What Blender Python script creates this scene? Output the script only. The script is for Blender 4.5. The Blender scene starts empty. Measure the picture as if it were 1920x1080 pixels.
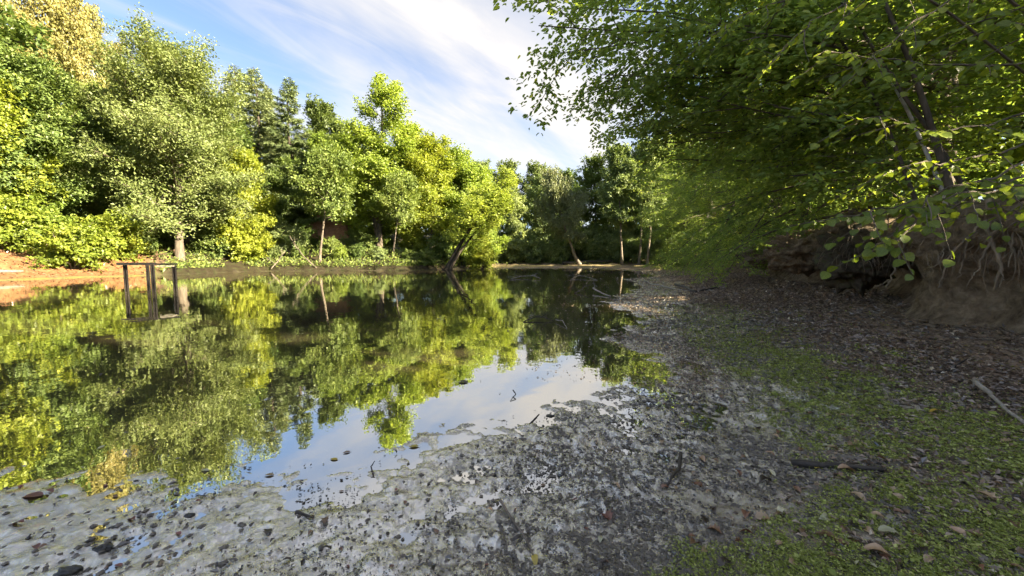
import bpy, math, random
import numpy as np
from mathutils import Vector, Matrix

random.seed(4)
RNG = np.random.default_rng(11)
scene = bpy.context.scene
COL = scene.collection
R = math.radians

# ------------------------------------------------------------------ camera
CAM_H, PITCH, FPX = 1.30, R(4.4), 721.0
cam_data = bpy.data.cameras.new('camera')
cam_data.sensor_width = 36.0
cam_data.lens = 36.0 * FPX / 1920.0
cam_data.clip_start, cam_data.clip_end = 0.05, 4000
cam = bpy.data.objects.new('camera', cam_data)
cam.location = (0, 0, CAM_H)
cam.rotation_euler = (R(90) - PITCH, 0, 0)
COL.objects.link(cam)
scene.camera = cam

# ------------------------------------------------------------------ sky and sun
SUN_EL, SUN_AZ = R(25.5), R(112)            # azimuth: clockwise from the view axis (+Y)
SKY_STRENGTH, SUN_STRENGTH, EXPOSURE = 0.052, 4.0, 3.2
world = bpy.data.worlds.new('World')
scene.world = world
world.use_nodes = True
wn, wl = world.node_tree.nodes, world.node_tree.links
wn.clear()
w_out = wn.new('ShaderNodeOutputWorld')
w_bg = wn.new('ShaderNodeBackground')
w_bg.inputs['Strength'].default_value = SKY_STRENGTH
w_sky = wn.new('ShaderNodeTexSky')
w_sky.sky_type = 'NISHITA'
w_sky.sun_disc = False
w_sky.sun_elevation = SUN_EL
w_sky.sun_rotation = SUN_AZ
w_sky.air_density, w_sky.dust_density, w_sky.ozone_density = 0.75, 0.9, 1.0
# cirrus: direction projected on a high flat layer, noise drawn out along the wind
w_tc = wn.new('ShaderNodeTexCoord')
w_sep = wn.new('ShaderNodeSeparateXYZ')
wl.new(w_tc.outputs['Generated'], w_sep.inputs[0])


def wmath(op, a, b=None, c=None):
    n = wn.new('ShaderNodeMath')
    n.operation = op
    for i, v in enumerate((a, b, c)):
        if v is None:
            continue
        if isinstance(v, (int, float)):
            n.inputs[i].default_value = v
        else:
            wl.new(v, n.inputs[i])
    return n.outputs[0]


w_z = wmath('ADD', wmath('MAXIMUM', w_sep.outputs['Z'], 0.0), 0.12)
w_px = wmath('DIVIDE', w_sep.outputs['X'], w_z)
w_py = wmath('DIVIDE', w_sep.outputs['Y'], w_z)
w_cmb = wn.new('ShaderNodeCombineXYZ')
wl.new(w_px, w_cmb.inputs[0])
wl.new(w_py, w_cmb.inputs[1])


def cloud_noise(scale, rot, stretch, offset, detail, rough, dist, lo, hi):
    mp = wn.new('ShaderNodeMapping')
    mp.vector_type = 'TEXTURE'
    mp.inputs['Rotation'].default_value = (0, 0, rot)
    mp.inputs['Scale'].default_value = (1.0, stretch, 1.0)
    mp.inputs['Location'].default_value = offset
    wl.new(w_cmb.outputs[0], mp.inputs[0])
    nz = wn.new('ShaderNodeTexNoise')
    nz.inputs['Scale'].default_value = scale
    nz.inputs['Detail'].default_value = detail
    nz.inputs['Roughness'].default_value = rough
    nz.inputs['Distortion'].default_value = dist
    wl.new(mp.outputs[0], nz.inputs['Vector'])
    mr = wn.new('ShaderNodeMapRange')
    mr.interpolation_type = 'SMOOTHSTEP'
    mr.inputs['From Min'].default_value = lo
    mr.inputs['From Max'].default_value = hi
    wl.new(nz.outputs['Fac'], mr.inputs['Value'])
    return mr.outputs[0]


c_streak = cloud_noise(1.15, R(-32), 3.6, (0.4, 0.9, 0), 6, 0.54, 0.5, 0.36, 0.70)
c_fine = cloud_noise(3.6, R(-40), 3.2, (2.1, 0.3, 0), 8, 0.62, 0.8, 0.38, 0.78)
c_big = cloud_noise(0.42, R(-20), 1.4, (3.0, -1.5, 0), 3, 0.5, 0.3, 0.34, 0.62)
c_mask = wmath('MULTIPLY', wmath('ADD', wmath('MULTIPLY', c_streak, 0.72), wmath('MULTIPLY', c_fine, 0.32)),
               wmath('MULTIPLY_ADD', c_big, 1.0, 0.25))
c_mask = wmath('MINIMUM', c_mask, 0.97)
w_mix = wn.new('ShaderNodeMix')
w_mix.data_type = 'RGBA'
wl.new(c_mask, w_mix.inputs['Factor'])
w_sat = wn.new('ShaderNodeHueSaturation')
w_sat.inputs['Saturation'].default_value = 1.0
w_sat.inputs['Value'].default_value = 0.71
wl.new(w_sky.outputs[0], w_sat.inputs['Color'])
wl.new(w_sat.outputs[0], w_mix.inputs['A'])
w_mix.inputs['B'].default_value = (2.35, 2.24, 2.14, 1)
wl.new(w_mix.outputs['Result'], w_bg.inputs['Color'])
wl.new(w_bg.outputs[0], w_out.inputs['Surface'])

sun_data = bpy.data.lights.new('sun', 'SUN')
sun_data.energy = SUN_STRENGTH
sun_data.angle = R(0.53)
sun_data.color = (1.0, 0.87, 0.64)
sun = bpy.data.objects.new('sun', sun_data)
sd = Vector((math.sin(SUN_AZ) * math.cos(SUN_EL), math.cos(SUN_AZ) * math.cos(SUN_EL), math.sin(SUN_EL)))
sun.rotation_euler = sd.to_track_quat('Z', 'Y').to_euler()
sun.location = (60, -10, 60)
COL.objects.link(sun)

scene.view_settings.view_transform = 'Standard'
scene.view_settings.look = 'None'
scene.view_settings.gamma = 1.0
scene.view_settings.use_curve_mapping = False
scene.view_settings.exposure = EXPOSURE
scene.render.engine = 'CYCLES'
cy = scene.cycles
cy.max_bounces, cy.diffuse_bounces, cy.glossy_bounces, cy.transmission_bounces = 5, 4, 2, 2
cy.use_light_tree = False
cy.use_adaptive_sampling = True
cy.adaptive_threshold = 0.03
cy.sample_clamp_indirect = 6.0
cy.caustics_reflective = False
cy.caustics_refractive = False
cy.use_denoising = True
try:
    cy.denoiser = 'OPENIMAGEDENOISE'
    cy.denoising_input_passes = 'RGB_ALBEDO_NORMAL'
except Exception:
    pass

# ------------------------------------------------------------------ helpers
CP, SP = math.cos(PITCH), math.sin(PITCH)


def ray(px, py):
    u, v = (px - 960.0) / FPX, (540.0 - py) / FPX
    return np.array([u, CP + v * SP, v * CP - SP])


def at_depth(px, py, Y):
    r = ray(px, py)
    return np.array([0, 0, CAM_H]) + r * (Y / r[1])


def on_plane(px, py, z=0.0):
    r = ray(px, py)
    return np.array([0, 0, CAM_H]) + r * ((z - CAM_H) / r[2])


def unit(a):
    a = np.asarray(a, float)
    n = np.linalg.norm(a, axis=-1, keepdims=True)
    return a / np.maximum(n, 1e-9)


def sstep(a, b, x):
    t = np.clip((x - a) / (b - a), 0, 1)
    return t * t * (3 - 2 * t)


def _hash(ix, iy, iz, seed):
    h = (ix.astype(np.int64) * 374761393 + iy.astype(np.int64) * 668265263 + iz.astype(np.int64) * 2147483647 + seed * 974711) & 0xFFFFFFFF
    h = ((h ^ (h >> 13)) * 1274126177) & 0xFFFFFFFF
    h = h ^ (h >> 16)
    return (h & 0xFFFFFF) / float(0xFFFFFF)


def vnoise(x, y, z=None, seed=0):
    x = np.asarray(x, float)
    y = np.asarray(y, float)
    z = np.zeros_like(x) if z is None else np.asarray(z, float)
    ix, iy, iz = np.floor(x), np.floor(y), np.floor(z)
    fx, fy, fz = x - ix, y - iy, z - iz
    fx, fy, fz = fx * fx * (3 - 2 * fx), fy * fy * (3 - 2 * fy), fz * fz * (3 - 2 * fz)
    out = 0
    flat = not np.any(z)
    for dz in ((0,) if flat else (0, 1)):
        wz = 1.0 if flat else (fz if dz else 1 - fz)
        for dy in (0, 1):
            wy = fy if dy else 1 - fy
            for dx in (0, 1):
                wx = fx if dx else 1 - fx
                out = out + _hash(ix + dx, iy + dy, iz + dz, seed) * wx * wy * wz
    return out * 2 - 1


def fbm(x, y, z=None, seed=0, octv=4, gain=0.5):
    s, a = 0, 1.0
    f = 1.0
    for o in range(octv):
        c, q = math.cos(o * 0.9), math.sin(o * 0.9)
        s = s + a * vnoise((x * c - y * q) * f, (x * q + y * c) * f, None if z is None else z * f, seed + o * 17)
        a *= gain
        f *= 2.03
    return s


class MB:
    """collects vertices, quads and triangles; build() links one mesh object"""

    def __init__(self):
        self.v, self.q, self.t, self.tint, self.n = [], [], [], [], 0

    def add(self, verts, quads=None, tris=None, tint=0.5):
        verts = np.asarray(verts, np.float64).reshape(-1, 3)
        if quads is not None and len(quads):
            self.q.append(np.asarray(quads, np.int64) + self.n)
        if tris is not None and len(tris):
            self.t.append(np.asarray(tris, np.int64) + self.n)
        self.v.append(verts)
        self.tint.append(np.broadcast_to(np.asarray(tint, float), (len(verts),)))
        self.n += len(verts)

    def tube(self, path, radii, sides=6, tint=0.5, cap=True):
        path = np.asarray(path, float)
        radii = np.broadcast_to(np.asarray(radii, float), (len(path),))
        tang = unit(np.gradient(path, axis=0))
        ref = np.array([0.0, 0, 1]) if abs(tang[0][2]) < 0.9 else np.array([1.0, 0, 0])
        rings = []
        a = np.cross(tang[0], ref)
        a /= np.linalg.norm(a)
        ang = np.linspace(0, 2 * np.pi, sides, endpoint=False)
        for i in range(len(path)):
            a = a - tang[i] * np.dot(a, tang[i])
            a /= max(np.linalg.norm(a), 1e-9)
            b = np.cross(tang[i], a)
            rings.append(path[i] + radii[i] * (np.outer(np.cos(ang), a) + np.outer(np.sin(ang), b)))
        v = np.concatenate(rings)
        n = len(path)
        i, j = np.meshgrid(np.arange(n - 1), np.arange(sides), indexing='ij')
        k = (j + 1) % sides
        q = np.stack([i * sides + j, i * sides + k, (i + 1) * sides + k, (i + 1) * sides + j], -1).reshape(-1, 4)
        tris = None
        if cap:
            v = np.concatenate([v, path[:1], path[-1:]])
            jj = np.arange(sides)
            kk = (jj + 1) % sides
            t0 = np.stack([np.full(sides, n * sides), kk, jj], -1)
            t1 = np.stack([np.full(sides, n * sides + 1), (n - 1) * sides + jj, (n - 1) * sides + kk], -1)
            tris = np.concatenate([t0, t1])
        self.add(v, q, tris, tint)

    def box(self, c, s, rz=0.0, tilt=0.0, tint=0.5):
        x, y, z = [k / 2 for k in s]
        v = np.array([[-x, -y, -z], [x, -y, -z], [x, y, -z], [-x, y, -z], [-x, -y, z], [x, -y, z], [x, y, z], [-x, y, z]])
        ct, st = math.cos(tilt), math.sin(tilt)
        v = np.stack([v[:, 0] * ct + v[:, 2] * st, v[:, 1], -v[:, 0] * st + v[:, 2] * ct], -1)
        cr, sr = math.cos(rz), math.sin(rz)
        v = np.stack([v[:, 0] * cr - v[:, 1] * sr, v[:, 0] * sr + v[:, 1] * cr, v[:, 2]], -1)
        self.add(v + np.asarray(c), [[0, 3, 2, 1], [4, 5, 6, 7], [0, 1, 5, 4], [1, 2, 6, 5], [2, 3, 7, 6], [3, 0, 4, 7]], None, tint)

    def leaves(self, C, A, N, size, wr=0.55, tint=None, hexa=False, fold=0.18):
        C = np.asarray(C, float)
        n = len(C)
        if n == 0:
            return
        A = unit(A)
        B = unit(np.cross(N, A))
        N = np.cross(A, B)
        s = np.broadcast_to(np.asarray(size, float), (n,))[:, None]
        if tint is None:
            tint = RNG.random(n)
        tint = np.broadcast_to(tint, (n,))
        f = fold * s * wr
        if not hexa:
            v = np.stack([C, C + A * s * 0.42 + B * s * wr * 0.5 + N * f, C + A * s, C + A * s * 0.42 - B * s * wr * 0.5 + N * f], 1)
            q = np.arange(n)[:, None] * 4 + np.array([0, 1, 2, 3])
            self.add(v.reshape(-1, 3), q, None, np.repeat(tint, 4))
        else:
            v = np.stack([C, C + A * s * 0.25 + B * s * wr * 0.46 + N * f, C + A * s * 0.68 + B * s * wr * 0.40 + N * f * 0.8,
                          C + A * s - N * f * 0.5, C + A * s * 0.68 - B * s * wr * 0.40 + N * f * 0.8, C + A * s * 0.25 - B * s * wr * 0.46 + N * f], 1)
            k = np.arange(n)[:, None] * 6
            q = np.concatenate([k + np.array([0, 1, 2, 3]), k + np.array([0, 3, 4, 5])])
            self.add(v.reshape(-1, 3), q, None, np.repeat(tint, 6))

    def mesh(self, name, mat, smooth=False):
        me = bpy.data.meshes.new(name)
        V = np.concatenate(self.v) if self.v else np.zeros((0, 3))
        Q = np.concatenate(self.q) if self.q else np.zeros((0, 4), np.int64)
        T = np.concatenate(self.t) if self.t else np.zeros((0, 3), np.int64)
        nl = Q.size + T.size
        me.vertices.add(len(V))
        me.vertices.foreach_set('co', V.astype(np.float32).ravel())
        me.loops.add(nl)
        me.loops.foreach_set('vertex_index', np.concatenate([Q.ravel(), T.ravel()]).astype(np.int32))
        me.polygons.add(len(Q) + len(T))
        starts = np.concatenate([np.arange(len(Q)) * 4, Q.size + np.arange(len(T)) * 3])
        me.polygons.foreach_set('loop_start', starts.astype(np.int32))
        me.polygons.foreach_set('use_smooth', np.full(len(Q) + len(T), smooth, dtype=bool))
        at = me.attributes.new('tint', 'FLOAT', 'POINT')
        at.data.foreach_set('value', np.concatenate(self.tint).astype(np.float32))
        me.materials.append(mat)
        me.update(calc_edges=True)
        me.validate()
        return me

    def build(self, name, mat, parent=None, smooth=False, loc=None):
        o = bpy.data.objects.new(name, self.mesh(name, mat, smooth))
        COL.objects.link(o)
        if parent:
            o.parent = parent
        if loc is not None:
            o.location = loc
        return o


def tag(o, label=None, cat=None, group=None, kind=None):
    if label:
        o['label'] = label
    if cat:
        o['category'] = cat
    if group:
        o['group'] = group
    if kind:
        o['kind'] = kind
    return o


def empty(name, loc, rz=0.0, sc=1.0):
    o = bpy.data.objects.new(name, None)
    o.empty_display_size = 0.2
    o.location = loc
    o.rotation_euler = (0, 0, rz)
    o.scale = (sc, sc, sc) if isinstance(sc, (int, float)) else sc
    COL.objects.link(o)
    return o


# ------------------------------------------------------------------ materials
def new_mat(name):
    m = bpy.data.materials.new(name)
    m.use_nodes = True
    m.node_tree.nodes.clear()
    return m, m.node_tree.nodes, m.node_tree.links


def noise_node(N, L, scale, detail=4, rough=0.55, coord=None, dist=0.0):
    n = N.new('ShaderNodeTexNoise')
    n.inputs['Scale'].default_value = scale
    n.inputs['Detail'].default_value = detail
    n.inputs['Roughness'].default_value = rough
    n.inputs['Distortion'].default_value = dist
    if coord is not None:
        L.new(coord, n.inputs['Vector'])
    return n


def ramp(N, L, fac, stops):
    r = N.new('ShaderNodeValToRGB')
    e = r.color_ramp.elements
    while len(e) < len(stops):
        e.new(0.5)
    for k, (p, c) in enumerate(stops):
        e[k].position = p
        e[k].color = (*c, 1)
    if fac is not None:
        L.new(fac, r.inputs[0])
    return r.outputs[0]


def mixc(N, L, fac, a, b, mode='MIX'):
    m = N.new('ShaderNodeMix')
    m.data_type = 'RGBA'
    m.blend_type = mode
    for inp, v in ((m.inputs['Factor'], fac), (m.inputs['A'], a), (m.inputs['B'], b)):
        if isinstance(v, (int, float)):
            inp.default_value = v
        elif isinstance(v, tuple):
            inp.default_value = (*v, 1)
        else:
            L.new(v, inp)
    return m.outputs['Result']


LEAF_GAIN = 1.75


def leaf_mat(name, stops, transl=0.42, gloss=0.022, rough=0.45, tcol=(1.15, 1.15, 0.6), bright=None, veins=False):
    m, N, L = new_mat(name)
    at = N.new('ShaderNodeAttribute')
    at.attribute_name = 'tint'
    k = LEAF_GAIN if bright is None else bright
    col = ramp(N, L, at.outputs['Fac'], [(p_, tuple(min(0.8, c_ * k) for c_ in c)) for p_, c in stops])
    oi = N.new('ShaderNodeObjectInfo')
    hsv = N.new('ShaderNodeHueSaturation')
    mr = N.new('ShaderNodeMapRange')
    mr.inputs['To Min'].default_value = 0.82
    mr.inputs['To Max'].default_value = 1.18
    L.new(oi.outputs['Random'], mr.inputs['Value'])
    L.new(mr.outputs[0], hsv.inputs['Value'])
    mr2 = N.new('ShaderNodeMapRange')
    mr2.inputs['To Min'].default_value = 0.512
    mr2.inputs['To Max'].default_value = 0.488
    L.new(oi.outputs['Random'], mr2.inputs['Value'])
    L.new(mr2.outputs[0], hsv.inputs['Hue'])
    if veins:
        tcn = N.new('ShaderNodeTexCoord')
        sp = N.new('ShaderNodeSeparateXYZ')
        L.new(tcn.outputs['Object'], sp.inputs[0])

        def mt(op, a, b=None):
            q = N.new('ShaderNodeMath')
            q.operation = op
            for i_, v_ in enumerate((a, b)):
                if v_ is None:
                    continue
                if isinstance(v_, (int, float)):
                    q.inputs[i_].default_value = v_
                else:
                    L.new(v_, q.inputs[i_])
            return q.outputs[0]
        ax = mt('ABSOLUTE', sp.outputs['X'])
        st = mt('ABSOLUTE', mt('SUBTRACT', mt('FRACT', mt('MULTIPLY', mt('SUBTRACT', sp.outputs['Y'], mt('MULTIPLY', ax, 0.85)), 7.5)), 0.5))
        vein = mt('MAXIMUM', mt('GREATER_THAN', st, 0.43), mt('LESS_THAN', ax, 0.018))
        nz = noise_node(N, L, 5.0, 5, 0.65, tcn.outputs['Object'])
        col = mixc(N, L, mt('MULTIPLY', vein, 0.45), col, (0.30, 0.36, 0.10))
        blot = ramp(N, L, nz.outputs['Fac'], [(0.30, (0.45, 0.40, 0.30)), (0.42, (0.85, 0.88, 0.85)), (0.7, (1.15, 1.12, 1.0))])
        col = mixc(N, L, 1.0, col, blot, 'MULTIPLY')
    L.new(col, hsv.inputs['Color'])
    d = N.new('ShaderNodeBsdfDiffuse')
    L.new(hsv.outputs[0], d.inputs['Color'])
    t = N.new('ShaderNodeBsdfTranslucent')
    tc = mixc(N, L, 1.0, hsv.outputs[0], tcol, 'MULTIPLY')
    L.new(tc, t.inputs['Color'])
    mx = N.new('ShaderNodeMixShader')
    mx.inputs[0].default_value = transl
    L.new(d.outputs[0], mx.inputs[1])
    L.new(t.outputs[0], mx.inputs[2])
    g = N.new('ShaderNodeBsdfGlossy')
    g.inputs['Roughness'].default_value = rough
    mg = N.new('ShaderNodeMixShader')
    mg.inputs[0].default_value = gloss
    L.new(mx.outputs[0], mg.inputs[1])
    L.new(g.outputs[0], mg.inputs[2])
    o = N.new('ShaderNodeOutputMaterial')
    L.new(mg.outputs[0], o.inputs['Surface'])
    return m


def rough_mat(name, stops, scale=6.0, rough=0.85, bump=0.4, spec=0.25, stretch=(1, 1, 1), detail=6, bdist=0.02):
    m, N, L = new_mat(name)
    tc = N.new('ShaderNodeTexCoord')
    mp = N.new('ShaderNodeMapping')
    mp.inputs['Scale'].default_value = stretch
    L.new(tc.outputs['Object'], mp.inputs[0])
    n = noise_node(N, L, scale, detail, 0.62, mp.outputs[0], 0.3)
    col = ramp(N, L, n.outputs['Fac'], stops)
    p = N.new('ShaderNodeBsdfPrincipled')
    L.new(col, p.inputs['Base Color'])
    p.inputs['Roughness'].default_value = rough
    p.inputs['Specular IOR Level'].default_value = spec
    n2 = noise_node(N, L, scale * 4, 5, 0.65, mp.outputs[0])
    b = N.new('ShaderNodeBump')
    b.inputs['Strength'].default_value = bump
    b.inputs['Distance'].default_value = bdist
    L.new(n2.outputs['Fac'], b.inputs['Height'])
    L.new(b.outputs[0], p.inputs['Normal'])
    o = N.new('ShaderNodeOutputMaterial')
    L.new(p.outputs[0], o.inputs['Surface'])
    return m


M = {}
M['oak_leaf'] = leaf_mat('oak_leaf', [(0, (0.062, 0.086, 0.026)), (0.55, (0.108, 0.135, 0.042)), (1, (0.165, 0.188, 0.07))], bright=1.55)
M['maple_leaf'] = leaf_mat('maple_leaf', [(0, (0.075, 0.105, 0.018)), (0.6, (0.145, 0.182, 0.034)), (1, (0.24, 0.265, 0.055))], 0.5, bright=2.0)
M['lime_leaf'] = leaf_mat('lime_leaf', [(0, (0.085, 0.115, 0.016)), (0.6, (0.160, 0.185, 0.024)), (1, (0.26, 0.255, 0.038))], 0.48)
M['beech_leaf'] = leaf_mat('beech_leaf', [(0, (0.050, 0.076, 0.020)), (0.6, (0.102, 0.134, 0.034)), (1, (0.17, 0.195, 0.05))], 0.42)
M['birch_leaf'] = leaf_mat('birch_leaf', [(0, (0.095, 0.095, 0.028)), (0.6, (0.165, 0.148, 0.045)), (1, (0.24, 0.195, 0.075))], 0.42)
M['spruce_needle'] = leaf_mat('spruce_needle', [(0, (0.052, 0.075, 0.030)), (0.7, (0.100, 0.120, 0.048)), (1, (0.165, 0.16, 0.065))], 0.18)
M['dark_leaf'] = leaf_mat('dark_leaf', [(0, (0.046, 0.062, 0.026)), (0.6, (0.088, 0.108, 0.042)), (1, (0.145, 0.16, 0.06))], 0.38, bright=3.0)
M['willow_leaf'] = leaf_mat('willow_leaf', [(0, (0.060, 0.075, 0.035)), (0.6, (0.105, 0.120, 0.060)), (1, (0.16, 0.165, 0.09))], 0.36)
M['hornbeam_leaf'] = leaf_mat('hornbeam_leaf', [(0, (0.044, 0.066, 0.016)), (0.6, (0.084, 0.110, 0.026)), (0.93, (0.130, 0.150, 0.036)), (1, (0.30, 0.25, 0.03))], 0.52, 0.03, bright=3.6)
M['hazel_leaf'] = leaf_mat('hazel_leaf', [(0, (0.090, 0.130, 0.012)), (0.6, (0.150, 0.195, 0.016)), (1, (0.23, 0.255, 0.022))], 0.5, 0.02, 0.4, bright=1.45)
M['hazel_leaf_near'] = leaf_mat('hazel_leaf_near', [(0, (0.090, 0.130, 0.014)), (0.6, (0.150, 0.195, 0.020)), (1, (0.23, 0.255, 0.028))], 0.5, 0.03, 0.35, bright=1.25, veins=True)
M['cover_leaf'] = leaf_mat('cover_leaf', [(0, (0.055, 0.065, 0.014)), (0.6, (0.135, 0.155, 0.034)), (1, (0.26, 0.265, 0.095))], 0.3, bright=2.3)
M['litter_leaf'] = leaf_mat('litter_leaf', [(0, (0.045, 0.032, 0.023)), (0.45, (0.14, 0.095, 0.065)), (0.8, (0.26, 0.19, 0.135)), (1, (0.46, 0.39, 0.28))], 0.12, 0.10, 0.35, (1, .8, .6), 1.75)
M['wet_flake'] = leaf_mat('wet_flake', [(0, (0.014, 0.012, 0.010)), (0.6, (0.05, 0.042, 0.034)), (1, (0.16, 0.12, 0.085))], 0.05, 0.14, 0.3, (1, .8, .6), 1.3)
for nm, c in (('leaf_brown', (0.20, 0.105, 0.055)), ('leaf_red', (0.20, 0.070, 0.050)), ('leaf_tan', (0.38, 0.26, 0.15)),
              ('leaf_yellow', (0.50, 0.36, 0.05)), ('leaf_pale', (0.50, 0.47, 0.30)), ('leaf_dark', (0.035, 0.022, 0.016))):
    M[nm] = leaf_mat(nm, [(0, tuple(k * 0.7 for k in c)), (0.5, c), (1, tuple(min(1, k * 1.25) for k in c))], 0.15, 0.08, 0.35, (1, .85, .6), 1.0)
M['bark'] = rough_mat('bark', [(0.3, (0.060, 0.048, 0.036)), (0.7, (0.20, 0.165, 0.125))], 5, 0.9, 0.7, 0.15, (1, 1, 0.25))
M['bark_pale'] = rough_mat('bark_pale', [(0.3, (0.09, 0.072, 0.052)), (0.7, (0.26, 0.215, 0.165))], 5, 0.9, 0.6, 0.15, (1, 1, 0.25))
M['bark_dark'] = rough_mat('bark_dark', [(0.3, (0.025, 0.021, 0.016)), (0.7, (0.085, 0.070, 0.052))], 5, 0.9, 0.6, 0.15, (1, 1, 0.25))
M['bark_birch'] = rough_mat('bark_birch', [(0.36, (0.07, 0.06, 0.05)), (0.47, (0.55, 0.50, 0.43)), (0.8, (0.74, 0.70, 0.62))], 2.2, 0.7, 0.3, 0.3, (1, 1, 2.5))
M['root'] = rough_mat('root', [(0.3, (0.12, 0.088, 0.058)), (0.7, (0.34, 0.265, 0.18))], 9, 0.85, 0.6, 0.2, (1, 1, 0.4), 6, 0.01)
M['earth'] = rough_mat('earth', [(0.28, (0.085, 0.060, 0.038)), (0.5, (0.23, 0.168, 0.108)), (0.8, (0.43, 0.33, 0.22))], 6.5, 0.95, 1.0, 0.1, (1, 1, 1), 9, 0.05)
M['sod'] = rough_mat('sod', [(0.30, (0.045, 0.036, 0.026)), (0.52, (0.12, 0.095, 0.065)), (0.66, (0.10, 0.11, 0.05)), (0.85, (0.21, 0.18, 0.13))], 7, 0.95, 1.0, 0.1, (1, 1, 1), 9, 0.04)
M['crumb'] = rough_mat('crumb', [(0.3, (0.04, 0.034, 0.027)), (0.7, (0.20, 0.17, 0.135))], 30, 0.45, 0.8, 0.5, (1, 1, 1), 6, 0.004)
M['clod'] = rough_mat('clod', [(0.3, (0.010, 0.009, 0.008)), (0.8, (0.045, 0.038, 0.032))], 25, 0.35, 0.8, 0.6, (1, 1, 1), 6, 0.01)
M['dead_dark'] = rough_mat('dead_dark', [(0.3, (0.016, 0.013, 0.011)), (0.75, (0.075, 0.062, 0.050))], 14, 0.6, 0.7, 0.35, (1, 1, 1), 6, 0.006)
M['dead_pale'] = rough_mat('dead_pale', [(0.3, (0.22, 0.185, 0.15)), (0.75, (0.46, 0.41, 0.35))], 14, 0.75, 0.6, 0.25, (1, 1, 1), 6, 0.006)
M['dead_mid'] = rough_mat('dead_mid', [(0.3, (0.10, 0.08, 0.06)), (0.75, (0.24, 0.20, 0.16))], 14, 0.8, 0.6, 0.2, (1, 1, 1), 6, 0.006)
M['rust_steel'] = rough_mat('rust_steel', [(0.32, (0.007, 0.006, 0.005)), (0.6, (0.017, 0.013, 0.010)), (0.82, (0.05, 0.038, 0.03))], 9, 0.75, 0.5, 0.35, (1, 1, 1), 7, 0.006)
M['board_pale'] = rough_mat('board_pale', [(0.3, (0.30, 0.26, 0.20)), (0.75, (0.48, 0.43, 0.34))], 8, 0.8, 0.4, 0.2, (0.3, 1, 1))
M['roof_tile'] = rough_mat('roof_tile', [(0.3, (0.20, 0.10, 0.065)), (0.75, (0.42, 0.235, 0.15))], 3, 0.85, 0.4, 0.2)
M['plaster'] = rough_mat('plaster', [(0.3, (0.42, 0.36, 0.27)), (0.75, (0.58, 0.52, 0.42))], 2, 0.9, 0.3, 0.2)
M['dark_wood'] = rough_mat('dark_wood', [(0.3, (0.035, 0.026, 0.020)), (0.75, (0.10, 0.075, 0.055))], 5, 0.8, 0.4, 0.25, (1, 1, 0.2))


def glass_mat():
    m, N, L = new_mat('dark_pane')
    p = N.new('ShaderNodeBsdfPrincipled')
    n = noise_node(N, L, 3.0)
    L.new(ramp(N, L, n.outputs['Fac'], [(0.3, (0.012, 0.014, 0.014)), (0.7, (0.03, 0.035, 0.035))]), p.inputs['Base Color'])
    p.inputs['Roughness'].default_value = 0.08
    o = N.new('ShaderNodeOutputMaterial')
    L.new(p.outputs[0], o.inputs['Surface'])
    return m


M['pane'] = glass_mat()


def water_mat():
    m, N, L = new_mat('pond_water')
    geo = N.new('ShaderNodeNewGeometry')
    sc = N.new('ShaderNodeVectorMath')
    sc.operation = 'MULTIPLY'
    sc.inputs[1].default_value = (1.0, 1.0, 1.0)
    L.new(geo.outputs['Position'], sc.inputs[0])
    n1 = noise_node(N, L, 1.1, 3, 0.5, sc.outputs[0])
    n2 = noise_node(N, L, 7.0, 2, 0.5, sc.outputs[0])
    ad = N.new('ShaderNodeMath')
    ad.operation = 'MULTIPLY_ADD'
    ad.inputs[1].default_value = 0.10
    L.new(n2.outputs['Fac'], ad.inputs[0])
    L.new(n1.outputs['Fac'], ad.inputs[2])
    b = N.new('ShaderNodeBump')
    b.inputs['Strength'].default_value = 0.045
    b.inputs['Distance'].default_value = 0.10
    L.new(ad.outputs[0], b.inputs['Height'])
    silt = noise_node(N, L, 0.35, 5, 0.6, sc.outputs[0], 0.6)
    col = ramp(N, L, silt.outputs['Fac'], [(0.3, (0.050, 0.044, 0.024)), (0.7, (0.085, 0.070, 0.038))])
    d = N.new('ShaderNodeBsdfDiffuse')
    L.new(col, d.inputs['Color'])
    g = N.new('ShaderNodeBsdfGlossy')
    g.inputs['Roughness'].default_value = 0.012
    g.inputs['Color'].default_value = (0.97, 0.96, 0.92, 1)
    L.new(b.outputs[0], g.inputs['Normal'])
    f = N.new('ShaderNodeFresnel')
    f.inputs['IOR'].default_value = 1.36
    L.new(b.outputs[0], f.inputs['Normal'])
    fm = N.new('ShaderNodeMath')
    fm.operation = 'MULTIPLY_ADD'
    fm.inputs[1].default_value = 0.42
    fm.inputs[2].default_value = 0.55
    L.new(f.outputs[0], fm.inputs[0])
    mx = N.new('ShaderNodeMixShader')
    L.new(fm.outputs[0], mx.inputs[0])
    L.new(d.outputs[0], mx.inputs[1])
    L.new(g.outputs[0], mx.inputs[2])
    o = N.new('ShaderNodeOutputMaterial')
    L.new(mx.outputs[0], o.inputs['Surface'])
    return m


M['water'] = water_mat()


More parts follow.
